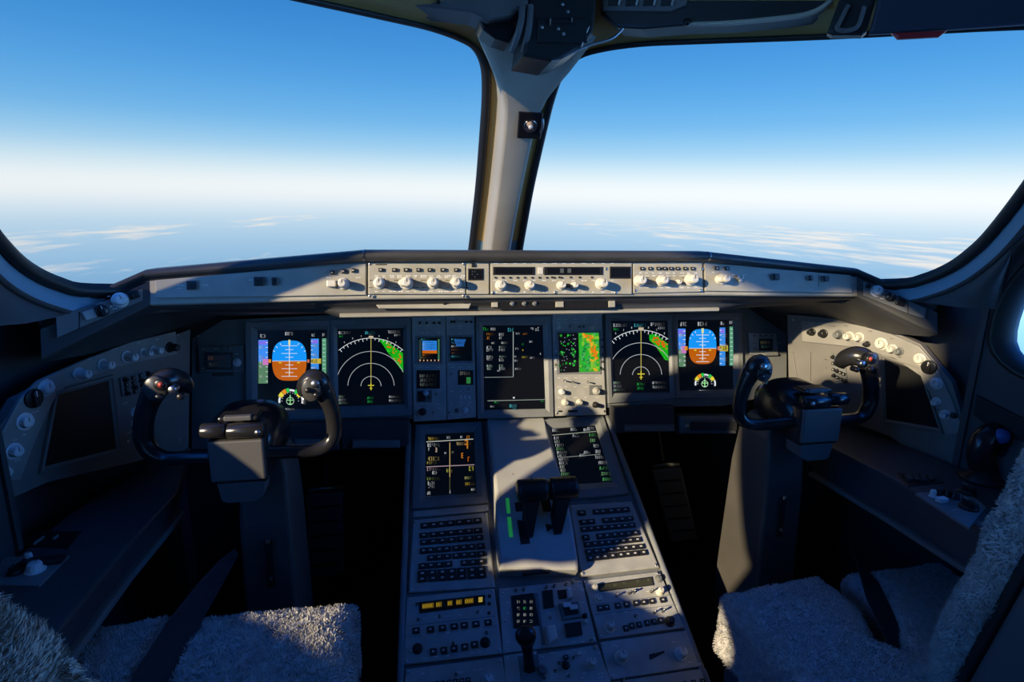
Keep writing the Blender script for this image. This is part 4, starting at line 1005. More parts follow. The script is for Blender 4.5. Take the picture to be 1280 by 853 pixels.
def strip(pts, w, mt, lift=.0008):
    mb = MB(); L = [surf(*p) for p in pts]
    vs = []
    for p in L: vs += [(p.x - w / 2, p.y, p.z + lift), (p.x + w / 2, p.y, p.z + lift)]
    for p in L: vs += [(p.x - w / 2, p.y, p.z - .004), (p.x + w / 2, p.y, p.z - .004)]
    n = len(L); fs = [(2 * k, 2 * k + 1, 2 * k + 3, 2 * k + 2) for k in range(n - 1)]
    o = 2 * n; fs += [(2 * k, 2 * k + 2, o + 2 * k + 2, o + 2 * k) for k in range(n - 1)] + [(2 * k + 1, o + 2 * k + 1, o + 2 * k + 3, 2 * k + 3) for k in range(n - 1)] + [(0, o, o + 1, 1), (2 * n - 2, 2 * n - 1, o + 2 * n - 1, o + 2 * n - 2)]
    mb.add(vs, fs, mt); return mb
for pts in ([(545, 395), (556, 470), (568, 550), (582, 632)], [(668, 395), (682, 470), (697, 550), (713, 620)]): strip(pts, .0215, BLACKM).build('lever_slot', qd.root)
strip([(497, 420), (503, 480), (509, 540), (515, 600)], .0085, GREENS).build('thrust_scale', qd.root)
strip([(765, 478), (772, 515), (782, 552)], .009, GREENS).build('thrust_scale', qd.root)
cp = MB()
for (x, y) in ((522, 218), (478, 408), (525, 310), (500, 700), (470, 560), (745, 600), (745, 690)):
    p = surf(x, y); cp.lathe([(.0025, 0), (.0025, .0008), (0, .001)], METAL, M=Matrix.Translation(p), n=10)
cp.build('fastener', qd.root)
p0, p1 = surf(560, 760), surf(705, 752)
MB().box(((p0.x + p1.x) / 2, (p0.y + p1.y) / 2 - .002, .030), (.062, .006, .012), BLACKM, bev=.001).build('front_notch', qd.root)
# two thrust levers: barrel handle on a flat arm
HF = z6p.off(.125)
for k, (cx, cy, L, sx, sy) in enumerate(((612, 382, .070, 590, 560), (756, 372, .066, 722, 545))):
    h = HF.w(cx, cy); d = h - qd.o; hl = Vector((d.dot(qd.fr.u), d.dot(qd.fr.v), .125)); s = surf(sx, sy)
    lv = thing('thrust_lever', ('left' if k == 0 else 'right') + ' black barrel-handled thrust lever of the pair', 'thrust lever', qd.fr.M(qd.o + qd.fr.u * s.x + qd.fr.v * s.y + qd.fr.n * s.z), group='thrust levers')
    o = hl - s; o.x = o.x
    mb = MB().lathe([(0, -L / 2), (.021, -L / 2), (.0255, -L / 2 + .003), (.0262, -L / 2 + .008), (.0262, L / 2 - .008), (.0255, L / 2 - .003), (.021, L / 2), (0, L / 2)], BLACK, M=Matrix.Translation(o) @ Matrix.Rotation(PI / 2, 4, 'Y'), n=28)
    for r in range(5): mb.lathe([(.0256, -L * .3 + r * L * .15 - .001), (.0269, -L * .3 + r * L * .15), (.0256, -L * .3 + r * L * .15 + .001)], BLACK, M=Matrix.Translation(o) @ Matrix.Rotation(PI / 2, 4, 'Y'), n=28)
    mb.build('handle', lv)
    ax = (o.x * .55)
    mb = MB()
    def lr(y, z, w, t, x): return [Vector((x - w / 2, y - t / 2, z)), Vector((x + w / 2, y - t / 2, z)), Vector((x + w / 2, y + t / 2, z)), Vector((x - w / 2, y + t / 2, z))]
    mb.loft([lr(0, -.012, .017, .042, 0), lr(.0, .006, .019, .045, 0), lr(o.y * .45, o.z * .5, .026, .035, o.x * .5), lr(o.y * .9, o.z * .9, .036, .022, o.x * .9)], BLACK, smooth=False)
    mb.build('lever_arm', lv, fix=True)
    mb = MB().box((o.x - .002, o.y - .004, o.z - .026), (.018, .018, .014), STEEL, bev=.003).lathe([(.004, 0), (.004, .014), (0, .015)], STEEL, M=Matrix.Translation((o.x, o.y - .012, o.z - .03)) @ Matrix.Rotation(PI / 2, 4, 'X'), n=12)
    mb.build('release_catch', lv)
    if k == 0:
        mb = MB().box((o.x + .006, o.y + .018, o.z + .008), (.03, .01, .012), BLACK, bev=.003).box((o.x + .0, o.y + .022, o.z + .012), (.008, .006, .014), STEEL, bev=.001); mb.build('trigger', lv)

# left radio unit
u = Unit(r2, 'radio_panel', 'shaded radio panel with amber display and seven black keys on the left of the pedestal', 'radio panel', [(48, 270), (655, 205), (712, 660), (25, 738)], PK)
u.plate(PANEL, .006, bev=.002)
b = MB()
for q, h0, h1, mt in (([(130, 305), (590, 252), (594, 322), (136, 384)], .002, .0075, BLACK), ([(140, 314), (582, 262), (585, 316), (145, 374)], .0075, .0078, AMBERGL)):
    P = [u.l(*p) for p in q]; P = P if area(P) > 0 else P[::-1]; b.prism(P, h0, h1, mt)
b.build('display', u.root)
g = Gfx(u, r2, .0079)
for x, w in ((155, 80), (250, 40), (330, 34), (390, 40), (450, 60), (545, 28)):
    yy = 318 - (x - 155) * .117; g.poly([(x, yy), (x + w, yy - w * .117), (x + w, yy + 34 - w * .117), (x, yy + 34)], (92, 74, 14) if x < 540 else (170, 150, 70)); 
    for k in range(int(w / 14)): g.rect(x + 3 + k * 14, yy + 6 - k * 1.6, x + 9 + k * 14, yy + 26 - k * 1.6, (150, 120, 24))
g.mb.build('readout_digit', u.root)
for x, y in ((112, 503), (213, 495), (295, 485), (376, 475), (447, 466), (527, 458), (612, 447)): u.at(btn(16, 12.5, 4.5, var=x % 3), 'key', x, y, h=.006)
for x, y in ((232, 650), (305, 640), (377, 628), (450, 617), (517, 600)): u.at(btn(14.5, 13.5, 4.5, var=x % 3), 'key', x, y, h=.006)
u.at(knob(8.5, 14, BLACK), 'knob', 122, 628, h=.006); u.at(knob(8.5, 14, BLACK), 'knob', 592, 585, h=.006)
for x, y in ((622, 262), (620, 315), (618, 380)): u.at(btn(6, 6, 4, False), 'key', x, y, h=.006)
for x, y in ((115, 318), (128, 425), (540, 372), (275, 405), (370, 590), (600, 518)): u.at(K_TOG, 'toggle', x, y, h=.006)
screws(u, [(70, 285), (640, 225), (690, 640), (45, 715), (80, 640)], h=.006)
dashes(u, [(x, y - (x - 100) * .11) for x in (170, 250, 330, 420, 500, 560) for y in (425, 540, 700)], h=.0063)
b = MB(); P = [u.l(*p) for p in ((50, 468), (660, 398), (661, 402), (50, 472))]; P = P if area(P) > 0 else P[::-1]; b.prism(P, .005, .0063, PANEL2); P = [u.l(*p) for p in ((40, 545), (675, 470), (676, 473), (40, 548))]; P = P if area(P) > 0 else P[::-1]; b.prism(P, .005, .0063, PANEL2); b.build('panel_seam', u.root)

# right radio unit
u = Unit(r3, 'radio_panel', 'sunlit radio panel with dull green display and pale knobs on the right of the pedestal', 'radio panel', [(275, 150), (800, 86), (975, 480), (385, 560)], PK)
u.plate(PANEL, .006, bev=.002)
b = MB()
for q, h0, h1, mt in (([(358, 180), (748, 126), (762, 186), (385, 232)], .002, .0075, BLACK), ([(368, 187), (742, 134), (754, 182), (392, 225)], .0075, .0078, mat('olive_display', (.05, .05, .025), .3))):
    P = [u.l(*p) for p in q]; P = P if area(P) > 0 else P[::-1]; b.prism(P, h0, h1, mt)
b.build('display', u.root)
g = Gfx(u, r3, .0079)
for x, y in ((480, 186), (545, 176), (640, 160), (715, 152)): g.text(x, y - 12, 26, 20, (130, 130, 90))
g.mb.build('readout_digit', u.root)
for x, y in ((385, 347), (430, 340), (508, 330), (570, 321), (635, 312), (690, 306), (745, 299), (820, 290)): u.at(btn(14, 12, 4.5, var=x % 3), 'key', x, y, h=.006)
for x, y in ((565, 487), (606, 470), (656, 462), (712, 450), (760, 440), (806, 433)): u.at(btn(12, 12.5, 4.5, var=x % 3), 'key', x, y, h=.006)
for x, y, r, h, mt in ((345, 210, 7, 16, KNOB), (378, 280, 8, 9, KNOB), (800, 232, 7.5, 18, KNOB), (795, 140, 7, 8, PANEL2), (448, 480, 9.5, 26, KNOB), (868, 440, 9, 18, BLACK)): u.at(knob(r, h, mt), 'knob', x, y, h=.006)
for x, y in ((740, 232), (500, 262), (590, 242), (620, 236), (630, 400), (760, 378), (820, 368)): u.at(K_TOG, 'toggle', x, y, h=.006)
screws(u, [(292, 160), (790, 100), (958, 470), (395, 540)], h=.006)
dashes(u, [(x, y - (x - 400) * .13) for x in (480, 560, 640, 720, 800) for y in (270, 392)], h=.0063)
b = MB()
for q in (((320, 322), (880, 250), (881, 254), (320, 326)), ((345, 390), (920, 318), (921, 322), (345, 394))):
    P = [u.l(*p) for p in q]; P = P if area(P) > 0 else P[::-1]; b.prism(P, .005, .0063, PANEL2)
b.build('panel_seam', u.root)

# middle unit with the speed brake lever
u = Unit(z7p, 'control_panel', 'pedestal control panel behind the thrust quadrant with black keypad window and guarded switches', 'control panel', [(437, 327), (752, 294), (808, 530), (452, 574)], PK)
u.plate(PANEL, .006, bev=.002)
b = MB()
for q, h0, h1, mt in (([(482, 356), (568, 345), (592, 468), (492, 480)], .002, .010, BLACK), ([(600, 338), (640, 332), (646, 398), (606, 406)], .003, .011, BLACK), ([(658, 335), (690, 331), (698, 362), (664, 368)], .003, .010, BLACK)):
    P = [u.l(*p) for p in q]; P = P if area(P) > 0 else P[::-1]; b.prism(P, h0, h1, mt, bev=.0015)
b.build('display', u.root)
g = Gfx(u, z7p, .0102)
for k in range(12): g.text(505 + 24 * (k % 3), 375 + 25 * (k // 3), 14, 10, (170, 175, 170) if k != 4 else (40, 160, 80))
g.mb.build('readout_digit', u.root)
b = MB()
for q, h0, h1, mt in (([(572, 345), (584, 343), (612, 540), (600, 542)], .004, .008, PANEL2), ([(663, 390), (735, 380), (748, 440), (676, 450)], .003, .016, PANEL2), ([(674, 400), (728, 392), (736, 428), (684, 436)], .016, .019, BLACK), ([(684, 465), (745, 456), (752, 505), (692, 515)], .003, .015, BLACK)):
    P = [u.l(*p) for p in q]; P = P if area(P) > 0 else P[::-1]; b.prism(P, h0, h1, mt, bev=.0012)
b.build('switch_guard', u.root)
P = [u.l(*p) for p in ((612, 476), (648, 470), (658, 522), (624, 545))]; P = P if area(P) > 0 else P[::-1]
MB().prism(P, .003, .020, KNOB, bev=.004).build('guarded_switch', u.root)
P = [u.l(*p) for p in ((690, 335), (706, 333), (712, 372), (696, 374))]; P = P if area(P) > 0 else P[::-1]
MB().prism(P, .003, .026, KNOB, bev=.003).build('guarded_switch', u.root)
u.at(knob(5, 10, BLACK), 'knob', 762, 432, h=.006); u.at(knob(5.5, 10, KNOB), 'knob', 765, 455, h=.006)
for x, y in ((500, 335), (530, 333), (615, 325), (645, 320), (690, 312), (630, 440), (785, 525), (715, 305)): u.at(K_TOG, 'toggle', x, y, h=.006)
for x, y in ((690, 412), (715, 408)): u.at(MB().box((0, 0, .004), (.018, .010, .006), KNOBW, bev=.002).mesh('rocker'), 'rocker', x, y - 12 if x == 690 else y, h=.019)
screws(u, [(450, 345), (742, 305), (796, 520), (462, 560), (460, 450)], h=.006)
dashes(u, [(x, y) for x in (470, 625, 720, 755) for y in (330, 380, 420, 530)], h=.0063)
# speed brake lever
HF2 = z7p.off(.085); o0 = z7p.w(556, 640)
lv = thing('speed_brake_lever', 'black lever with a wide rounded head standing near the pedestal front edge', 'lever', PED.M(o0))
d = HF2.w(540, 500) - o0; o = Vector((d.dot(PED.u), d.dot(PED.v), .085))
mb = MB().loft([[Vector((o.x * t + w * math.cos(a), o.y * t + dd * math.sin(a), o.z * t)) for a in [2 * PI * k / 16 for k in range(16)]] for t, w, dd in ((-.02, .014, .009), (.2, .0115, .008), (.55, .0105, .008), (.8, .014, .010))], BLACK)
mb.build('lever_arm', lv, fix=True)
mb = MB().loft([[Vector((o.x * t + w * math.cos(a), o.y * t + dd * math.sin(a), o.z * t)) for a in [2 * PI * k / 20 for k in range(20)]] for t, w, dd in ((.72, .011, .009), (.84, .018, .012), (.95, .0215, .0145), (1.04, .021, .0145), (1.1, .016, .011), (1.13, .007, .005))], GLOSSB)
mb.build('lever_head', lv, fix=True)
MB().prism([(-.022, -.05), (.022, -.05), (.022, .03), (-.022, .03)], -.002, .0065, PANEL2, bev=.002).build('lever_gate', lv)
# lower middle
u = Unit(z7p, 'trim_panel', 'pedestal panel with one tall pale knob at the bottom of the picture, partly sunlit', 'control panel', [(585, 578), (812, 540), (905, 800), (600, 840)], PK)
u.plate(PANEL, .006, bev=.002)
u.at(knob(9, 24), 'knob', 786, 615, h=.006); u.at(knob(9, 10, PANEL2), 'knob', 600, 640, h=.006)
u.at(sel(7, 16, BLACK), 'selector', 690, 620, h=.006)
for x, y in ((665, 610), (720, 590), (610, 668), (800, 555), (700, 660), (650, 640)): u.at(K_TOG, 'toggle', x, y, h=.006)
u.at(btn(10, 8, 4, True, KNOB), 'key', 740, 575, h=.006); u.at(btn(10, 8, 6, True, BTN), 'key', 690, 590, h=.006)
dashes(u, [(x, y) for x in (640, 700, 760, 820) for y in (570, 650, 665)], h=.0063); screws(u, [(600, 590), (800, 550)], h=.006)
u = Unit(z7p, 'blank_panel', 'narrow plain grey blank panel beside the speed brake lever foot', 'blank panel', [(455, 580), (580, 562), (596, 800), (470, 820)], PK)
u.plate(PANEL, .005, bev=.002); screws(u, [(468, 592), (572, 575)], h=.005)
# right lower unit
u = Unit(r3, 'rudder_trim_panel', 'pedestal panel with two tall pale knobs and a black mark between them', 'control panel', [(388, 580), (985, 498), (1112, 745), (455, 845)], PK)
u.plate(PANEL, .006, bev=.002)
u.at(knob(11, 27), 'knob', 530, 690, h=.006); u.at(knob(11, 22, KNOBW), 'knob', 945, 665, h=.006)
b = MB()
for q in (((725, 668), (765, 655), (770, 690), (730, 706)), ((765, 660), (832, 640), (832, 655), (768, 690))):
    P = [u.l(*p) for p in q]; P = P if area(P) > 0 else P[::-1]; b.prism(P, .006, .0065, BLACK)
b.build('legend_mark', u.root); dashes(u, [(480, 600), (500, 610), (900, 580), (560, 740), (1010, 720)], h=.0063)
screws(u, [(410, 600), (970, 520), (1080, 735), (470, 820)], h=.006)
# right bottom unit
u = Unit(r3, 'audio_panel', 'pedestal panel with a row of black keys cut by the bottom edge, right of centre', 'control panel', [(462, 858), (1120, 760), (1200, 960), (520, 1060)], PK)
u.plate(PANEL, .006, bev=.002)
for x in range(600, 1110, 62): u.at(btn(10, 9, 4.5, var=x % 3), 'key', x, 930 - (x - 600) * .155, h=.006)
for x in range(600, 1110, 80): u.at(btn(10, 9, 4.5, var=x % 3), 'key', x + 20, 985 - (x - 600) * .155, h=.006)
u.at(K_TOG, 'toggle', 540, 850, h=.006)
# left bottom unit
u = Unit(r2, 'audio_panel', 'pedestal panel with one clear knob cut by the bottom edge, left of centre', 'control panel', [(40, 768), (712, 685), (750, 985), (20, 1080)], PK)
u.plate(PANEL, .006, bev=.002)
u.at(knob(9.5, 26, KNOBW), 'knob', 612, 850, h=.006); u.at(K_TOG, 'toggle', 145, 870, h=.006); u.at(K_TOG, 'toggle', 390, 805, h=.006)
for x in range(210, 480, 44): u.at(btn(9, 9, 5, var=x % 3), 'key', x, 880 - (x - 200) * .12, h=.006)
dashes(u, [(160, 800), (420, 790), (520, 775), (560, 770)], h=.0063); screws(u, [(60, 785), (695, 712)], h=.006)

# ================================================================== CONTROL COLUMNS
def yoke():
    """captain's column, all in cockpit coordinates relative to its foot; the other one is its mirror image"""
    F = Vector((-.56, 1.12, 0)); parts = {}
    def q(x, y, Y): return aty(x, y, Y) - F
    def S(nm, mb): parts.setdefault(nm, []).append(mb)
    col = MB()
    def cr(z, w, y0, y1): return [Vector((-w, y0, z)), Vector((w, y0, z)), Vector((w, y1, z)), Vector((-w, y1, z))]
    bm = bmesh.new()
    col.loft([cr(0, .052, -.075, .11), cr(.40, .050, -.07, .10), cr(.66, .047, -.06, .09), cr(.76, .044, -.045, .075), cr(.80, .03, -.02, .06)], COLG, smooth=False)
    S('column', col)
    S('column_slot', MB().box((.005, -.0665, .58), (.014, .004, .10), BLACKM, bev=.001).box((.005, -.069, .63), (.008, .006, .008), STEEL, bev=.001).box((.005, -.07, .55), (.006, .006, .006), STEEL, bev=.001))
    # hub housing
    hb = MB(); c = q(314, 548, 1.10)
    rr = []
    for yy, w, h, dz in ((-.075, .046, .036, .0), (-.06, .054, .044, .004), (-.02, .066, .056, .012), (.03, .066, .056, .012), (.07, .05, .042, .006), (.085, .02, .018, 0)):
        rr.append([Vector((c.x + w * math.copysign(abs(math.cos(a)) ** .7, math.cos(a)), c.y + yy, c.z + dz + h * math.copysign(abs(math.sin(a)) ** .7, math.sin(a)))) for a in [2 * PI * k / 28 for k in range(28)]])
    hb.loft(rr, GLOSSB); S('hub', hb)
    a, b2 = q(257, 551, 1.0), q(334, 601, 1.0); cx, cz, w, h = (a.x + b2.x) / 2, (a.z + b2.z) / 2, b2.x - a.x, a.z - b2.z
    S('front_pad', MB().box((cx, a.y + .004, cz), (w * .96, .012, h * .92), YOKEG, bev=.003))
    S('pad_housing', MB().box((cx, a.y + .035, cz - .003), (w, .065, h + .004), GLOSSB, bev=.007, seg=3))
    for s, x0, x1 in ((0, 250, 282), (1, 283, 331)):
        p0, p1 = q(x0, 541, 1.0), q(x1, 541, 1.0); L = (p1.x - p0.x); r = .0135
        S('roller', MB().lathe([(0, -L / 2), (r * .85, -L / 2), (r, -L / 2 + .002), (r, L / 2 - .0015), (r * .9, L / 2), (0, L / 2)], GLOSSB, M=Matrix.Translation(((p0.x + p1.x) / 2, p0.y + .006, p0.z)) @ Matrix.Rotation(PI / 2, 4, 'Y'), n=24))
    p = q(322, 541, .985); S('roller_screw', MB().lathe([(.005, 0), (.005, .002), (0, .0025)], STEEL, M=Matrix.Translation(p) @ Matrix.Rotation(PI / 2, 4, 'X'), n=12))
    p = q(299, 522, 1.03); S('hub_plate', MB().box((p.x, p.y + .01, p.z), (.066, .04, .008), GLOSSB, M=None, bev=.003).box((p.x, p.y - .006, p.z + .0015), (.046, .012, .009), YOKEG, bev=.002))
    a, b2 = q(270, 606, 1.0), q(332, 627, 1.0)
    S('clip', MB().prism([(a.x, a.z), (a.x + .006, b2.z + .004), (a.x + .016, b2.z), (b2.x - .02, b2.z), (b2.x - .004, b2.z + .010), (b2.x, a.z)], -.0, .05, YOKEG, M=Matrix.Translation((0, a.y + .045, 0)) @ Matrix.Rotation(PI / 2, 4, 'X') if False else Matrix(((1, 0, 0, 0), (0, 0, 1, a.y + .004), (0, 1, 0, 0), (0, 0, 0, 1))), bev=.003))
    # horns
    o = [q(*t) for t in ((268, 571, 1.03), (235, 572, 1.04), (208, 573, 1.05), (190, 566, 1.055), (180, 549, 1.06), (180, 526, 1.06), (186, 504, 1.058), (194, 488, 1.052), (203, 479, 1.05))]
    S('outer_horn', MB().tube(o, [.0125, .0125, .0135, .0155, .0165, .0165, .0175, .020, .015], GLOSSB, n=18))
    i = [q(*t) for t in ((330, 566, 1.03), (362, 565, 1.04), (388, 564, 1.05), (408, 558, 1.055), (417, 544, 1.06), (417, 524, 1.06), (412, 505, 1.058), (404, 488, 1.055), (397, 477, 1.05))]
    S('inner_horn', MB().tube(i, [.0125, .0125, .0125, .0135, .0145, .0145, .0155, .019, .016], GLOSSB, n=18))
    # outer grip head: domed top curling inboard with a pistol nose
    g = MB().tube([q(192, 492, 1.055), q(200, 480, 1.05), q(213, 475, 1.062), q(226, 478, 1.078), q(234, 487, 1.09)], [.017, .0215, .022, .019, .012], GLOSSB, n=18); S('grip_head', g)
    f = MB().loft([[q(200, 482, 1.05) + Vector(((rw) * math.cos(a) * .9, -.016 - dd, rw * math.sin(a) * 1.05)) for a in [2 * PI * k / 20 for k in range(20)]] for rw, dd in ((.021, -.004), (.021, .004), (.019, .006))], mat('grip_face', (.06, .06, .062), .3)); S('grip_face', f)
    for x, y, r, mt in ((201, 481, .0105, BLACK), (216, 487, .007, STEEL), (199, 497, .0065, BLACK), (226, 496, .006, BLACK)):
        p = q(x, y, 1.025); S('grip_button', MB().lathe([(r, -.012), (r, .003), (r * .8, .005), (0, .0052)], mt, M=Matrix.Translation(p) @ Matrix.Rotation(PI / 2, 4, 'X'), n=16))
    p = q(201, 481, 1.0195); S('red_button', MB().lathe([(.0045, -.006), (.0045, .002), (0, .003)], mat('red_button', (.42, .05, .03), .4), M=Matrix.Translation(p) @ Matrix.Rotation(PI / 2, 4, 'X'), n=14))
    g = MB().tube([q(405, 490, 1.055), q(399, 478, 1.05), q(391, 475, 1.05), q(382, 482, 1.052), q(379, 492, 1.06)], [.017, .0195, .020, .016, .010], GLOSSB, n=18); S('grip_head', g)
    f = MB().loft([[q(391, 484, 1.05) + Vector(((rw) * math.cos(a) * .95, -.014 - dd, rw * math.sin(a) * 1.25)) for a in [2 * PI * k / 20 for k in range(20)]] for rw, dd in ((.018, -.006), (.018, .004), (.016, .006))], mat('grip_face', (.06, .06, .062), .3)); S('grip_face', f)
    for x, y, r, mt in ((394, 480, .0075, STEEL), (385, 488, .005, BLACK), (396, 494, .0055, BLACK)):
        p = q(x, y, 1.028); S('grip_button', MB().lathe([(r, -.010), (r, .003), (r * .8, .005), (0, .0052)], mt, M=Matrix.Translation(p) @ Matrix.Rotation(PI / 2, 4, 'X'), n=16))
    S('trigger', MB().box(tuple(q(381, 501, 1.05)), (.006, .012, .012), STEEL, bev=.002))
    return F, parts
F, parts = yoke()
for side in (-1, 1):
    rt = thing('control_column', ('captain' if side < 0 else 'first officer') + ' black control column with two-horned yoke, ' + ('left' if side < 0 else 'right') + ' of the pedestal', 'control column', loc=(F.x * -side, F.y, 0), group='control columns')
    for nm, L in parts.items():
        for mb in L:
            me = mb.mesh(nm)
            bm = bmesh.new(); bm.from_mesh(me); bmesh.ops.recalc_face_normals(bm, faces=bm.faces[:]); bm.to_mesh(me); bm.free()
            if nm == 'column': 
                pass
            if side > 0: me = mirror_mesh(me)
            o = put(me, nm, rt)
            if nm in ('column',):
                bv = o.modifiers.new('bevel', 'BEVEL'); bv.width = .008; bv.segments = 3

# ================================================================== RUDDER PEDALS
def pedal(x, dx, label, z0=.155, z1=.415):
    t = thing('rudder_pedal', label, 'pedal', loc=(x, 1.62, 0), group='rudder pedals')
    M = Matrix(((1, dx, 0, 0), (0, .12, -1, 0), (0, 1, .12, 0), (0, 0, 0, 1)))
    MB().prism([(-.05, z0), (.05, z0), (.055, z1), (-.055, z1)], -.012, .012, PEDAL, M=M, bev=.005).build('pedal_plate', t)
    mb = MB()
    for k in range(5): mb.box((0, z0 + .04 + k * .045, .014), (.085, .006, .004), BLACK, M=M, bev=.001)
    mb.build('tread', t)
    MB().tube([(dx * z1, .06, z1 - .03), (dx * z1, .12, z1 + .08), (dx * z1, .2, z1 + .20)], .012, BLACK).build('pedal_arm', t)
    MB().lathe([(.012, -.05), (.012, .05)], STEEL, M=Matrix.Translation((dx * z1, .055, z1 + .01)) @ Matrix.Rotation(PI / 2, 4, 'Y'), n=14).build('pivot', t)
    MB().box((0, .10, .05), (.06, .12, .10), BLACK, bev=.01).build('pedal_base', t)
pedal(-.545, .02, 'rudder pedal right of the captain column, in the dark footwell'); pedal(.69, -.28, 'long rudder pedal left of the first officer column, in the dark footwell')
# ================================================================== SIDE PANELS
SPL = Frame((-.80, 1.40, .97), (.34, .94, 0), (0, 0, 1)); SPR = Frame((.80, 1.40, .97), (.34, -.94, 0), (0, 0, 1))
def ccw(P): return P if area(P) > 0 else P[::-1]
def side_panel(fr, quad, label, arc, rec, group, mt, knobs, sw):
    u = Unit(fr, 'sidewall_control_unit', label, 'side panel', quad, group)
    MB().prism(ccw(u.q), -.02, .0, mt, bev=.001).build('panel_plate', u.root)
    MB().prism(ccw([u.l(*p) for p in arc]), .0, .006, mat('knob_strip_grey', (.26, .255, .245), .45, bump=.1, var=.1, vscale=20), bev=.0015).build('knob_strip', u.root)
    R = [u.l(*p) for p in rec]; c = sum(R, Vector((0, 0))) / len(R)
    rr = [[Vector((p.x, p.y, h)) for p in [c + (q - c) * k for q in R]] for k, h in ((1.10, -.002), (1.08, .006), (1.02, .007), (1.0, .004), (.93, .0008))]
    MB().loft(rr, mt, caps=False, smooth=False).build('recess_frame', u.root, fix=True)
    MB().add([(p.x, p.y, .0012) for p in ccw([c + (q - c) * .95 for q in R])], [[0, 1, 2, 3]], mat('tablet_glass', (.012, .013, .015), .3)).build('tablet_screen', u.root)
    for x, y, r, h, m_, h0 in knobs: u.at(sel(r, h, m_) if m_ is BLACK and r > 12 else knob(r, h, m_), 'knob', x, y, h=h0)
    b = MB(); x0, y0, x1, y1, x2, y2, x3, y3 = sw
    b.prism(ccw([u.l(x0, y0), u.l(x1, y1), u.l(x2, y2), u.l(x3, y3)]), .0, .005, PANEL2, bev=.001); b.build('switch_plate', u.root)
    for k in range(16):
        s, t = (k % 4 + .5) / 4, (k // 4 + .5) / 4
        x, y = bil([(x0, y0), (x1, y1), (x2, y2), (x3, y3)], s, t)
        u.at(btn(8, 8, 5, True, BTN, BTNCAP, k % 3) if k % 3 else knob(4.5, 9, BLACK), 'switch', x, y, h=.005)
    return u
uL = side_panel(SPL, [(238, 412), (100, 459), (22, 500), (-22, 570), (-22, 640), (60, 603), (236, 562)], 'shaded left side panel with arc of pale knobs round a black tablet recess',
    [(217, 414), (160, 428), (100, 451), (45, 476), (22, 498), (-4, 545), (-18, 605), (22, 600), (42, 548), (64, 500), (78, 484), (112, 470), (160, 455), (219, 443)],
    [(70, 492), (137, 473), (147, 563), (52, 587)], 'side panels', SIDEP,
    [(209, 434, 9.5, 22, BLACK, .006), (188, 438, 8.5, 22, KNOBW, .006), (175, 441, 7.5, 22, KNOBW, .006), (154, 446, 10, 24, KNOBW, .006), (124, 456, 9.5, 24, KNOBW, .006), (94, 467, 9.5, 24, KNOBW, .006), (54, 485, 12, 9, KNOBW, .006), (38, 498, 14, 9, BLACK, .006), (27, 527, 12, 10, KNOBW, .006), (13, 564, 11, 12, KNOBW, .006), (0, 590, 9, 12, KNOB, .006),
     (168, 515, 8, 16, KNOBW, .0), (169, 529, 8, 16, KNOBW, .0)],
    (148, 473, 186, 463, 190, 487, 151, 496))
dashes(uL, [(x, y) for x, y in ((60, 472), (112, 448), (140, 436), (172, 428), (195, 424), (40, 515), (30, 542), (20, 548), (18, 575), (155, 503), (180, 497), (160, 540), (172, 548))], KNOBW, h=.0064, spread=.02, size=(.002, .0012))
screws(uL, [(222, 420), (225, 550), (160, 552)], h=.0005)
uR = side_panel(SPR, [(984, 393), (1090, 403), (1150, 430), (1190, 478), (1224, 592), (1180, 592), (1110, 545), (986, 500)], 'sunlit right side panel with arc of knobs round a dark tablet recess behind the yoke',
    [(1003, 401), (1060, 404), (1105, 413), (1150, 433), (1170, 455), (1192, 500), (1206, 540), (1184, 545), (1168, 500), (1152, 470), (1120, 448), (1070, 434), (1004, 427)],
    [(1104, 446), (1150, 462), (1176, 538), (1107, 526)], 'side panels', SIDEP,
    [(1017, 415, 8, 18, BLACK, .006), (1031, 417, 9.5, 16, BLACK, .006), (1051, 418, 10, 20, PANEL2, .006), (1064, 420, 9.5, 22, KNOB, .006), (1076, 421.5, 10, 20, KNOB, .006), (1086, 430, 6, 16, BLACK, .006), (1103, 430, 12.5, 12, KNOB, .006), (1118, 436, 9, 20, KNOB, .006), (1126, 439, 8, 16, PANEL2, .006), (1151, 449, 11, 10, KNOB, .006), (1163, 459, 14, 9, BLACK, .006), (1172, 479, 11, 12, KNOBW, .006), (1172, 502, 8, 16, KNOBW, .006), (1183, 518, 8.5, 14, KNOBW, .006), (1194, 519, 6, 10, BLACK, .006)],
    (1041, 442, 1056, 446, 1061, 482, 1042, 472))
dashes(uR, [(x, y) for x, y in ((1010, 405), (1025, 405), (1045, 408), (1062, 408), (1090, 414), (1120, 424), (1130, 447), (1165, 490), (1175, 512), (1036, 460), (1040, 478), (1037, 450))], BLACK, h=.0064, spread=.02, size=(.002, .0012))
b = MB(); b.prism(ccw([uR.l(*p) for p in ((1011, 440), (1014, 440), (1014, 476), (1011, 474))]), -.001, .004, SIDEP, bev=.001); b.prism(ccw([uR.l(*p) for p in ((990, 440), (992, 440), (997, 472), (994, 472))]), -.001, .003, SIDEP, bev=.001); b.build('rib', uR.root)
screws(uR, [(992, 400), (992, 480)], h=.0005)

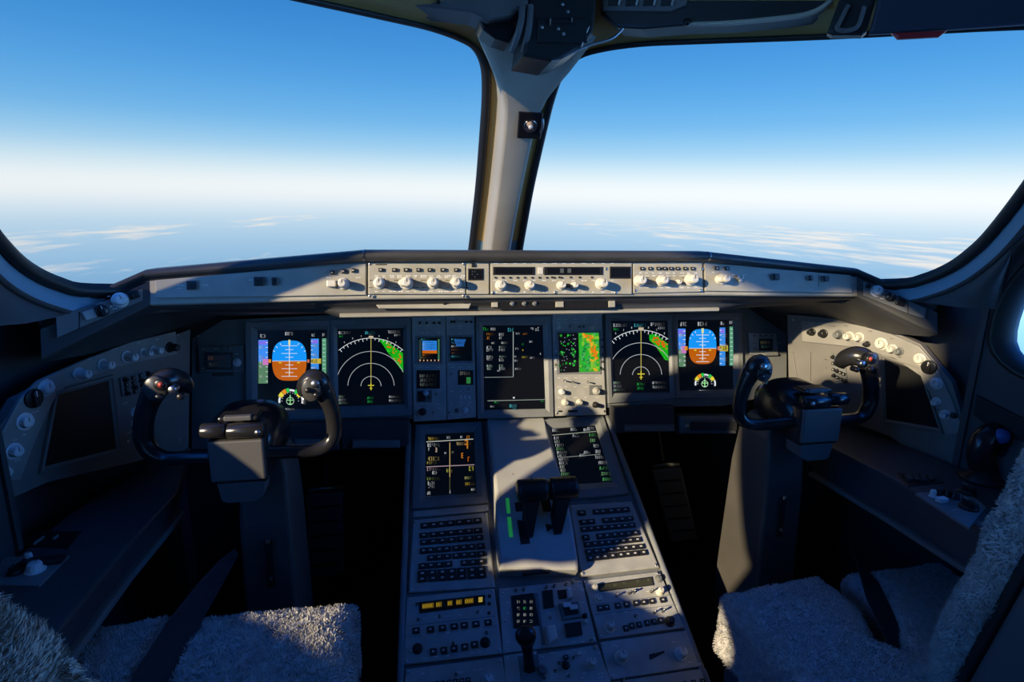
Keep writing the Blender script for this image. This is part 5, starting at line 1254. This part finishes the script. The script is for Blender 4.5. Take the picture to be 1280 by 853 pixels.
# ================================================================== SIDE CONSOLES
def console(side, zt, xin, label):
    e1 = .088 if side > 0 else .048
    t = thing('side_console', label, 'console', loc=(side * .85, .6, 0))
    M = Matrix.Translation((-side * .85, -.6, 0))
    def P(L): return [(side * x, y) for x, y in L]
    top = [(xin, 1.16), (xin + .01, .95), (xin + .005, .6), (xin + .02, -.3), (1.14, -.3), (1.05, .2), (.92, .90), (.91, 1.10), (.85, 1.32), (.80, 1.40), (xin + .05, 1.36)]
    MB().prism(ccw2(P(top)), zt - .028, zt, CONS, M=M, bev=.006, seg=3).build('console_top', t)
    edge = [(xin + .008, 1.155), (xin + .018, .95), (xin + .013, .6), (xin + .028, -.3), (xin + .10, -.3), (xin + .09, .6), (xin + .09, 1.15), (xin + .06, 1.30)]
    MB().prism(ccw2(P(edge)), zt - e1, zt - .028, CONS, M=M).build('console_edge', t)
    lip = [(xin - .006, 1.17), (xin + .004, .95), (xin - .001, .6), (xin + .014, -.3), (xin + .09, -.3), (xin + .08, .6), (xin + .08, 1.18)]
    MB().prism(ccw2(P(lip)), zt - e1 - .01, zt - e1, SIDEP, M=M, bev=.003).build('edge_strip', t)
    body = [(.80, 1.30), (.90, 1.04), (.915, .6), (.94, -.3), (1.13, -.3), (1.04, .2), (.93, .6), (.918, .90), (.905, 1.09), (.845, 1.30)]
    MB().prism(ccw2(P(body)), 0, zt - .028, WELL, M=M).build('console_body', t)
    return t
def ccw2(P): return P if sum(P[i][0] * P[(i + 1) % len(P)][1] - P[(i + 1) % len(P)][0] * P[i][1] for i in range(len(P))) > 0 else P[::-1]
ZL, ZR = .695, .715
console(-1, ZL, .745, 'dark left side console between the captain seat and the left wall'); console(1, ZR, .715, 'dark right side console with pale lower edge strip beside the first officer seat')
CTL, CTR = Frame((0, 0, ZL), (1, 0, 0), (0, 1, 0)), Frame((0, 0, ZR), (1, 0, 0), (0, 1, 0))
# small controls let into the console tops
zc5 = CTL.z(6.093, 0, 620)
u = Unit(zc5, 'console_tray', 'flat black tray let into the left console top', 'tray', [(108, 388), (280, 275), (625, 275), (520, 405)])
MB().prism(ccw(u.q), -.003, .002, BLACK, bev=.001).build('tray', u.root)
b = MB(); b.prism(ccw([u.l(*p) for p in ((400, 345), (440, 318), (452, 318), (412, 345))]), .002, .006, PANEL2); b.prism(ccw([u.l(*p) for p in ((250, 385), (330, 330), (342, 330), (262, 385))]), .002, .006, PANEL2); b.build('slot', u.root)
u = Unit(zc5, 'console_switch_unit', 'small blue-grey panel with one pale knob on the left console', 'control panel', [(-60, 690), (20, 475), (530, 468), (300, 700)], 'console panels')
u.plate(PANEL2, .003); u.at(knob(11, 14, KNOBW), 'knob', 272, 585, h=.003); u.at(MB().box((0, 0, .004), (.06, .018, .008), BLACK, bev=.002).mesh('slot'), 'slot', 330, 525, h=.003, rot=.05); u.at(knob(6, 14, KNOBW), 'knob', 225, 512, h=.003); u.at(sel(9, 14, BLACK), 'knob', 120, 600, h=.003)
z4 = CTR.z(6.093, 1140, 560)
u = Unit(z4, 'console_tray', 'flat black tray let into the right console top', 'tray', [(-120, 200), (150, 195), (245, 270), (-30, 300)])
MB().prism(ccw(u.q), -.003, .002, BLACK, bev=.001).build('tray', u.root)
b = MB()
for k in range(4): b.prism(ccw([u.l(*p) for p in ((-60 + 55 * k, 225), (-20 + 55 * k, 222), (10 + 55 * k, 265), (-30 + 55 * k, 268))]), .002, .008, CONS, bev=.001)
b.build('slot', u.root)
u = Unit(z4, 'console_switch_unit', 'blue-grey panel with small switches on the right console beside the fleece seat edge', 'control panel', [(25, 355), (385, 318), (560, 460), (430, 620)], 'console panels')
u.plate(PANEL2, .003)
for x, y, r, m_ in ((155, 382, 6, KNOBW), (205, 375, 6, BLACK), (265, 375, 8, BLACK), (320, 395, 8, BLACK)): u.at(knob(r, 14, m_), 'knob', x, y, h=.003)
u.at(MB().box((0, 0, .005), (.02, .012, .010), KNOBW, bev=.002).mesh('rocker'), 'rocker', 222, 425, h=.003); u.at(sel(13, 16, BLACK), 'knob', 420, 355, h=.003); u.at(sel(14, 16, BLACK), 'knob', 430, 470, h=.003)
dashes(u, [(320, 487), (210, 352), (300, 345)], KNOBW, h=.0034, spread=.02, size=(.003, .001))
# steering tiller by the right wall
p = atz(1226, 600, ZR)
t = thing('steering_tiller', 'black steering tiller handle on the right console, half hidden by the fleece seat edge', 'tiller', loc=tuple(p))
MB().lathe([(.04, 0), (.04, .006), (.022, .016), (.018, .04)], BLACK, n=20).build('tiller_base', t)
mb = MB().tube([(-.014, 0, .03), (-.022, .0, .06), (-.014, 0, .09), (.012, 0, .102), (.034, 0, .085), (.038, 0, .055)], [.017, .020, .024, .025, .022, .016], GLOSSB, n=16); mb.build('tiller_handle', t)
MB().ball((.004, -.018, .106), .016, mat('blue_cap', (.03, .08, .28), .25)).build('tiller_button', t)
# vent / armrest recess on the right wall
wr = Frame((wallx(.9) - .002, .9, .82), (.19, -1, 0), (0, 0, 1))
u = Unit(wr, 'wall_recess', 'black rounded recess in the right wall above the console', 'recess', [(1222, 494), (1290, 528), (1300, 560), (1240, 536), (1218, 518)])
MB().prism(ccw(u.q), -.01, .006, BLACKM, bev=.003).build('recess_tray', u.root)

# ================================================================== SEATS
def fleece(o, me, n, L, w, seed, parent, name):
    """sheepskin pile: many short curled tufts rooted in the cushion skin, one mesh"""
    rnd = random.Random(seed); me.calc_loop_triangles(); tri = me.loop_triangles; V = me.vertices
    cum = []; s = 0
    for t in tri: s += t.area; cum.append(s)
    import bisect
    vs, fs = [], []
    for _ in range(n):
        t = tri[min(len(tri) - 1, bisect.bisect(cum, rnd.random() * s))]; a, b = rnd.random(), rnd.random()
        if a + b > 1: a, b = 1 - a, 1 - b
        A, B, C_ = (V[i].co for i in t.vertices); p = A + (B - A) * a + (C_ - A) * b; nm = t.normal
        x = nm.orthogonal().normalized(); y = nm.cross(x); th = rnd.random() * 2 * PI; k = noise.noise(p * 22) * 5
        ln = x * math.cos(k) + y * math.sin(k)
        l = L * rnd.uniform(.55, 1.15); ww = w * rnd.uniform(.7, 1.3); i0 = len(vs)
        for q in range(3): vs.append(p - nm * .002 + (x * math.cos(th + q * 2.094) + y * math.sin(th + q * 2.094)) * ww)
        m1 = p + nm * l * .6 + ln * l * .28 + (x * rnd.uniform(-1, 1) + y * rnd.uniform(-1, 1)) * l * .2
        for q in range(3): vs.append(m1 + (x * math.cos(th + q * 2.094) + y * math.sin(th + q * 2.094)) * ww * .8)
        vs.append(m1 + nm * l * .25 + ln * l * .4 + (x * rnd.uniform(-1, 1) + y * rnd.uniform(-1, 1)) * l * .2)
        for q in range(3):
            r = (q + 1) % 3; fs.append((i0 + q, i0 + r, i0 + 3 + r, i0 + 3 + q)); fs.append((i0 + 3 + q, i0 + 3 + r, i0 + 6))
    f = MB().add(vs, fs, WOOL, smooth=True).build(name, parent); return tag(f, kind='stuff')
def densify(me, cuts, amp, sc, seed):
    bm = bmesh.new(); bm.from_mesh(me)
    bmesh.ops.triangulate(bm, faces=[f for f in bm.faces if len(f.verts) > 4])
    for _ in range(cuts):
        ed = [e for e in bm.edges if e.calc_length() > .012]
        if ed: bmesh.ops.subdivide_edges(bm, edges=ed, cuts=1, use_grid_fill=True)
        bmesh.ops.triangulate(bm, faces=[f for f in bm.faces if len(f.verts) > 4])
    bm.normal_update()
    for v in bm.verts: v.co += v.normal * amp * (noise.fractal(v.co * sc + Vector((seed, 0, 0)), 1.0, 2.0, 3))
    bm.to_mesh(me); bm.free()
    for p in me.polygons: p.use_smooth = True
    me.update()
def seat(side, label, U, ztop, thick, back, strap, base_y, lb=0.0):
    t = thing('pilot_seat', label, 'seat', loc=(side * .62, base_y, 0), group='pilot seats')
    M = Matrix.Translation((-side * .62, -base_y, 0))
    # U-shaped sheepskin cushion
    mb = MB().prism(ccw2(U), ztop - thick, ztop, WOOL, M=M, bev=.032, seg=5, smooth=True)
    me = mb.mesh('seat_cushion'); densify(me, 5, .004, 28, side)
    o = put(me, 'seat_cushion', t); fleece(o, me, 70000, .0065, .0009, 3 + side, o, 'sheepskin_pile')
    xs = [abs(p[0]) for p in U]; ys = [p[1] for p in U]
    MB().box((side * (min(xs) + max(xs)) / 2, (min(ys) + max(ys)) / 2 - .02, ztop - thick - .04), (max(xs) - min(xs) - .03, max(ys) - min(ys) - .03, .08), SHELL, M=M, bev=.015).build('seat_pan', t)
    MB().box((side * (min(xs) + max(xs)) / 2, (min(ys) + max(ys)) / 2 - .03, (ztop - thick - .08) / 2), (.34, .36, ztop - thick - .08), WELL, M=M, bev=.01).build('seat_base', t)
    # backrest: fleece in front, piping, shell behind; profile in (y,z), width in x
    (y0, z0), (y1, z1), x0, x1, tk = back
    d = Vector((y1 - y0, z1 - z0)).normalized(); nrm = Vector((-d.y, d.x))      # backwards
    L = Vector((y1 - y0, z1 - z0)).length
    def slab(a0, a1, l0, l1, xa, xb, mt, bev, seg=4):
        q = [Vector((y0, z0)) + d * l + nrm * a for l, a in ((l0, a0), (l1, a0), (l1, a1), (l0, a1))]
        bm = bmesh.new(); vs = [bm.verts.new((x, p.x, p.y)) for x in (side * xa, side * xb) for p in q]
        for f in ((0, 1, 2, 3), (4, 5, 6, 7), (0, 1, 5, 4), (1, 2, 6, 5), (2, 3, 7, 6), (3, 0, 4, 7)): bm.faces.new([vs[k] for k in f])
        bmesh.ops.recalc_face_normals(bm, faces=bm.faces[:])
        bmesh.ops.bevel(bm, geom=bm.edges[:], offset=bev, segments=seg, affect='EDGES', profile=.5)
        m_ = MB(); m_.bm(bm, mt, M, True); return m_
    me = slab(0, tk, .02 + lb, L, x0, x1, WOOL, tk * .42).mesh('backrest_fleece'); densify(me, 5, .005, 26, side + 5)
    o = put(me, 'backrest_fleece', t); fleece(o, me, 110000, .006, .0008, 7 + side, o, 'sheepskin_pile')
    slab(tk - .004, tk + .008, lb, L, x0 + .006, x1 - .006, PIPING, .003, 2).build('piping', t)
    slab(tk + .006, tk + .115, lb - .01, L - .01, x0 + .002, x1 - .002, SHELL, .02).build('backrest_shell', t)
    if lb: slab(tk, tk + .03, -.06, lb + .05, x1 - .10, x1 - .02, BLACK, .008).build('backrest_bracket', t)  # lower backrest cut away to let sunlight through; bracket added to carry it
    # crotch strap lying in the gap and standing up past the front edge
    P = [Vector(p[:3]) for p in strap]; vs = []
    for k, p in enumerate(P):
        w, tw = strap[k][3], strap[k][4]
        dr = (P[min(k + 1, len(P) - 1)] - P[max(k - 1, 0)]).normalized()
        sd = (Vector((0, 0, 1)).cross(dr)).normalized(); up = dr.cross(sd)
        a = sd * math.cos(tw) + up * math.sin(tw); n2 = dr.cross(a)
        vs.append([p + a * (w / 2) + n2 * .0012, p - a * (w / 2) + n2 * .0012, p - a * (w / 2) - n2 * .0012, p + a * (w / 2) - n2 * .0012])
    MB().loft(vs, STRAP, M=M, smooth=False).build('crotch_strap', t, fix=True)
UL = [(-.378, .50), (-.378, .872), (-.632, .874), (-.628, .66), (-.655, .66), (-.655, .886), (-.85, .876), (-.85, .45), (-.378, .45)]
UR = [(.345, .935), (.34, .50), (.34, .46), (.90, .46), (.90, .955), (.642, .952), (.600, .78), (.572, .735), (.545, .755), (.585, .82), (.592, .955), (.36, .937)]
UR = [(.342, .48), (.342, .935), (.590, .962), (.598, .85), (.560, .765), (.585, .735), (.635, .80), (.645, .952), (.900, .955), (.900, .44), (.342, .44)]
seat(-1, 'left pilot seat in grey sheepskin with a sunlit patch on its cushion', UL, .62, .13, ((.48, .62), (.16, 1.20), .42, .82, .05),
     [(-.642, .64, .57, .05, .5), (-.638, .74, .622, .05, .35), (-.632, .84,   .628, .046, .25), (-.624, .93, .626, .036, .5), (-.617, 1.0, .622, .026, .9), (-.612, 1.05, .615, .014, 1.2)], .60, lb=.42)
seat(1, 'right pilot seat in grey sheepskin with dark blue shell, beside the right console', UR, .50, .14, ((.575, .47), (.43, 1.17), .362, .86, .048),
     [(.585, .72, .44, .05, .6), (.598, .76, .482, .05, .5), (.628, .84, .506, .048, .3), (.668, .91, .512, .042, .45), (.71, .985, .506, .034, .8), (.745, 1.035, .49, .022, 1.2)], .62)

# ================================================================== OVERHEAD
OV = Frame((0, 1.14, 1.6), (1, 0, 0), (0, 0, 1))
r1 = OV.z(7.756, 620, 0)
u = Unit(r1, 'overhead_housing', 'dark housing on the ceiling at the top of the centre post', 'housing', [(270, 60), (960, 20), (950, 380), (280, 545)])
MB().prism(ccw([u.l(*p) for p in ((262, 540), (330, 60), (330, -160), (985, -160), (975, 100), (945, 330), (820, 470), (640, 570), (540, 592))]), -.12, .0, mat('housing_black', (.02, .021, .024), .4, bump=.1), bev=.006).build('housing_body', u.root)
b = MB(); u.rect(b, 400, 180, 880, 420, 0, .004, mat('housing_black', (.02, .021, .024), .4), bev=.002); u.rect(b, 510, 200, 740, 238, .004, .008, BLACKM); b.build('cover_plate', u.root)
b = MB(); u.rect(b, 505, 195, 520, 262, .004, .012, STEEL, bev=.001); u.rect(b, 715, 190, 728, 232, .004, .012, STEEL, bev=.001); b.build('latch', u.root)
for x, y in ((440, 270), (600, 285), (650, 335), (640, 50), (690, 120)): u.at(K_SCREW, 'screw', x, y, h=.004)
for (x0, x1) in ((175, 240), (290, 320)):
    MB().tube([Vector((*u.l(x1 + 10, 60), .004)), Vector((*u.l(x1, 200), .006)), Vector((*u.l((x0 + x1) / 2, 340), .002)), Vector((*u.l(x0, 470), -.02))], .006, SIDEP).build('support_strut', u.root)
t = u
MB().tube([Vector((*u.l(*p), -.005)) for p in ((545, 590), (640, 550), (800, 480), (930, 425), (1120, 370), (1210, 300), (1241, 265))], .0028, STEEL).build('edge_trim', u.root)
MB().tube([Vector((*u.l(*p), .002)) for p in ((820, 468), (850, 370), (900, 255))], .002, STEEL).build('edge_trim', u.root)
u2 = Unit(OV, 'overhead_switch_unit', 'grey forward edge of the overhead panel left of the dark housing', 'overhead panel', [(478, -20), (640, -20), (652, 20), (600, 30), (560, 22), (470, 2)])
MB().prism(ccw([u2.l(*p) for p in ((440, -60), (655, -60), (662, 4), (640, 20), (612, 24), (590, 14), (540, 8), (470, -2))]), -.08, .0, SIDEP, bev=.008).build('panel_body', u2.root)
MB().prism(ccw([u2.l(*p) for p in ((600, 16), (640, 10), (650, 30), (640, 48), (622, 42), (606, 30))]), -.09, -.03, BLACK, bev=.004).build('light_fitting', u2.root)
b = MB(); u2.rect(b, 546, -6, 550, 6, 0, .004, BLACK); b.build('panel_seam', u2.root)
OVR = Frame((.1, 1.17, 1.6), (.8, -.6, 0), (0, 0, 1))
u = Unit(OVR, 'overhead_switch_unit', 'overhead switch panel with pale slots just right of the dark housing', 'overhead panel', [(752, -20), (860, -20), (852, 12), (752, 14)])
MB().prism(ccw([u.l(*p) for p in ((750, -60), (868, -60), (858, 6), (838, 14), (752, 13))]), -.08, .0, SIDEP, bev=.003).build('panel_body', u.root)
for k in range(4):
    b = MB(); x = 762 + 22 * k; P = ccw([u.l(*p) for p in ((x, -4), (x + 14, -5), (x + 12, 7), (x - 2, 8))]); b.prism(P, 0, .004, BLACK, bev=.001); P = ccw([u.l(*p) for p in ((x + 14, -5), (x + 17, -5), (x + 13, 8), (x + 11, 7))]); b.prism(P, 0, .005, KNOB); b.build('switch', u.root)
u = Unit(OVR, 'sunshade_rail', 'dark overhead fairing with pale curved lower edge over the right windshield', 'fairing', [(752, 14), (1046, -20), (1046, 10), (860, 34)])
hm = mat('housing_black', (.02, .021, .024), .4)
MB().prism(ccw([u.l(*p) for p in ((748, 15), (768, 32), (800, 34), (858, 29), (915, 27), (985, 20), (1015, 15), (1034, 5), (1048, -12), (1050, -60), (752, -60))]), -.07, -.008, hm, bev=.006).build('fairing_body', u.root)
MB().tube([Vector((*u.l(*p), -.008)) for p in ((858, 29), (915, 27), (985, 20), (1015, 14), (1034, 3), (1046, -12))], .0045, POST).build('edge_trim', u.root)
u.at(MB().lathe([(.006, 0), (.006, .004), (0, .005)], BLACK).mesh('knob'), 'knob', 858, 27, h=-.004)
u = Unit(OVR, 'grab_latch', 'dark latch with U-shaped grip on the brow between fairing and sun visor', 'latch', [(1036, 42), (1082, 42), (1094, 2), (1046, 2)])
MB().prism(ccw([u.l(*p) for p in ((1034, 40), (1040, 43), (1078, 43), (1084, 38), (1100, -20), (1056, -20))]), -.025, .0, hm, bev=.006).build('latch_body', u.root)
MB().tube([Vector((*u.l(*p), .008)) for p in ((1060, 8), (1050, 28), (1046, 37), (1056, 40), (1070, 36), (1076, 24), (1080, 10))], .0035, SIDEP).build('grip', u.root)
u = Unit(OVR, 'sun_visor', 'dark blue sun visor with a red pull tab at the top right', 'sun visor', [(1090, 42), (1285, 29), (1290, -30), (1110, -30)])
MB().prism(ccw([u.l(*p) for p in ((1086, 43), (1200, 36), (1330, 27), (1340, -70), (1116, -70))]), -.008, .004, mat('visor_navy', (.035, .05, .085), .45), bev=.005).build('visor_board', u.root)
MB().prism(ccw([u.l(*p) for p in ((1114, 41), (1122, 49), (1174, 46), (1184, 38))]), -.006, .002, RED, bev=.003).build('pull_tab', u.root)
# lamp on the centre post
nb = Vector((0, -.762, -.648)); g0 = Vector((0, (1.747 - .528 * 1.46) / .621, 1.46))
PF = Frame(g0 + nb * .112, (1, 0, 0), (0, -.648, .762))
u = Unit(PF, 'post_lamp', 'small square lamp with bright reflector on the centre post', 'lamp', [(648, 137), (678, 139), (675, 171), (646, 170)])
P = ccw(u.q); MB().prism(P, -.012, .012, BLACK, bev=.003).build('lamp_housing', u.root)
u.at(MB().lathe([(.0165, 0), (.0165, .003), (.013, .002), (.008, .0005), (0, -.0005)], mat('lamp_reflector', (.8, .62, .5), .15, metal=1.0), n=24).mesh('reflector'), 'reflector', 662, 154, h=.012)
u.at(MB().ball((0, 0, .004), .006, mat('lamp_glass', (.75, .7, .65), .1)).mesh('bulb'), 'bulb', 662, 154, h=.012)
u.at(MB().tube([(0, -.02, .004), (.002, 0, .009), (0, .018, .004)], .003, STEEL).mesh('bracket'), 'bracket', 676, 154, h=.006)

# ================================================================== pieces that belong to a part go one level down, under that part
SUB = {'readout_digit': 'display', 'gauge_marks': 'gauge_window', 'tablet_screen': 'recess_frame', 'reflector': 'lamp_housing', 'bulb': 'lamp_housing', 'bracket': 'lamp_housing', 'lever_slot': 'quadrant_body', 'thrust_scale': 'quadrant_body', 'fastener': 'quadrant_body', 'front_notch': 'quadrant_body',
       'tread': ('pedal_plate', 'footrest_body'), 'handle': 'table_body', 'pull_tab': 'visor_board', 'latch': 'cover_plate', 'grip': 'latch_body', 'coaming_joint': 'coaming', 'tiller_button': 'tiller_handle', 'lever_head': 'lever_arm', 'release_catch': 'handle', 'trigger': ('handle', 'inner_horn'), 'red_button': 'outer_horn',
       'roller_screw': 'roller', 'column_slot': 'column', 'grip_head': 'HORN', 'grip_face': 'HORN', 'grip_button': 'HORN', 'edge_strip': 'console_edge'}
base = lambda o: o.name.split('.')[0]
bpy.context.view_layer.update()
for r in [o for o in COL.objects if o.parent is None]:
    kids = list(r.children)
    for c in kids:
        w = SUB.get(base(c))
        if not w: continue
        if w == 'HORN':
            x = abs(sum((Vector(v) for v in c.bound_box), Vector()).x / 8 + r.location.x)
            w = 'outer_horn' if x > .56 else 'inner_horn'
        w = w if isinstance(w, tuple) else (w,)
        t = [k for k in kids if base(k) in w and k is not c]
        if t:
            ml = c.matrix_local.copy(); c.parent = t[0]; c.matrix_parent_inverse = t[0].matrix_local.inverted(); c.matrix_basis = ml
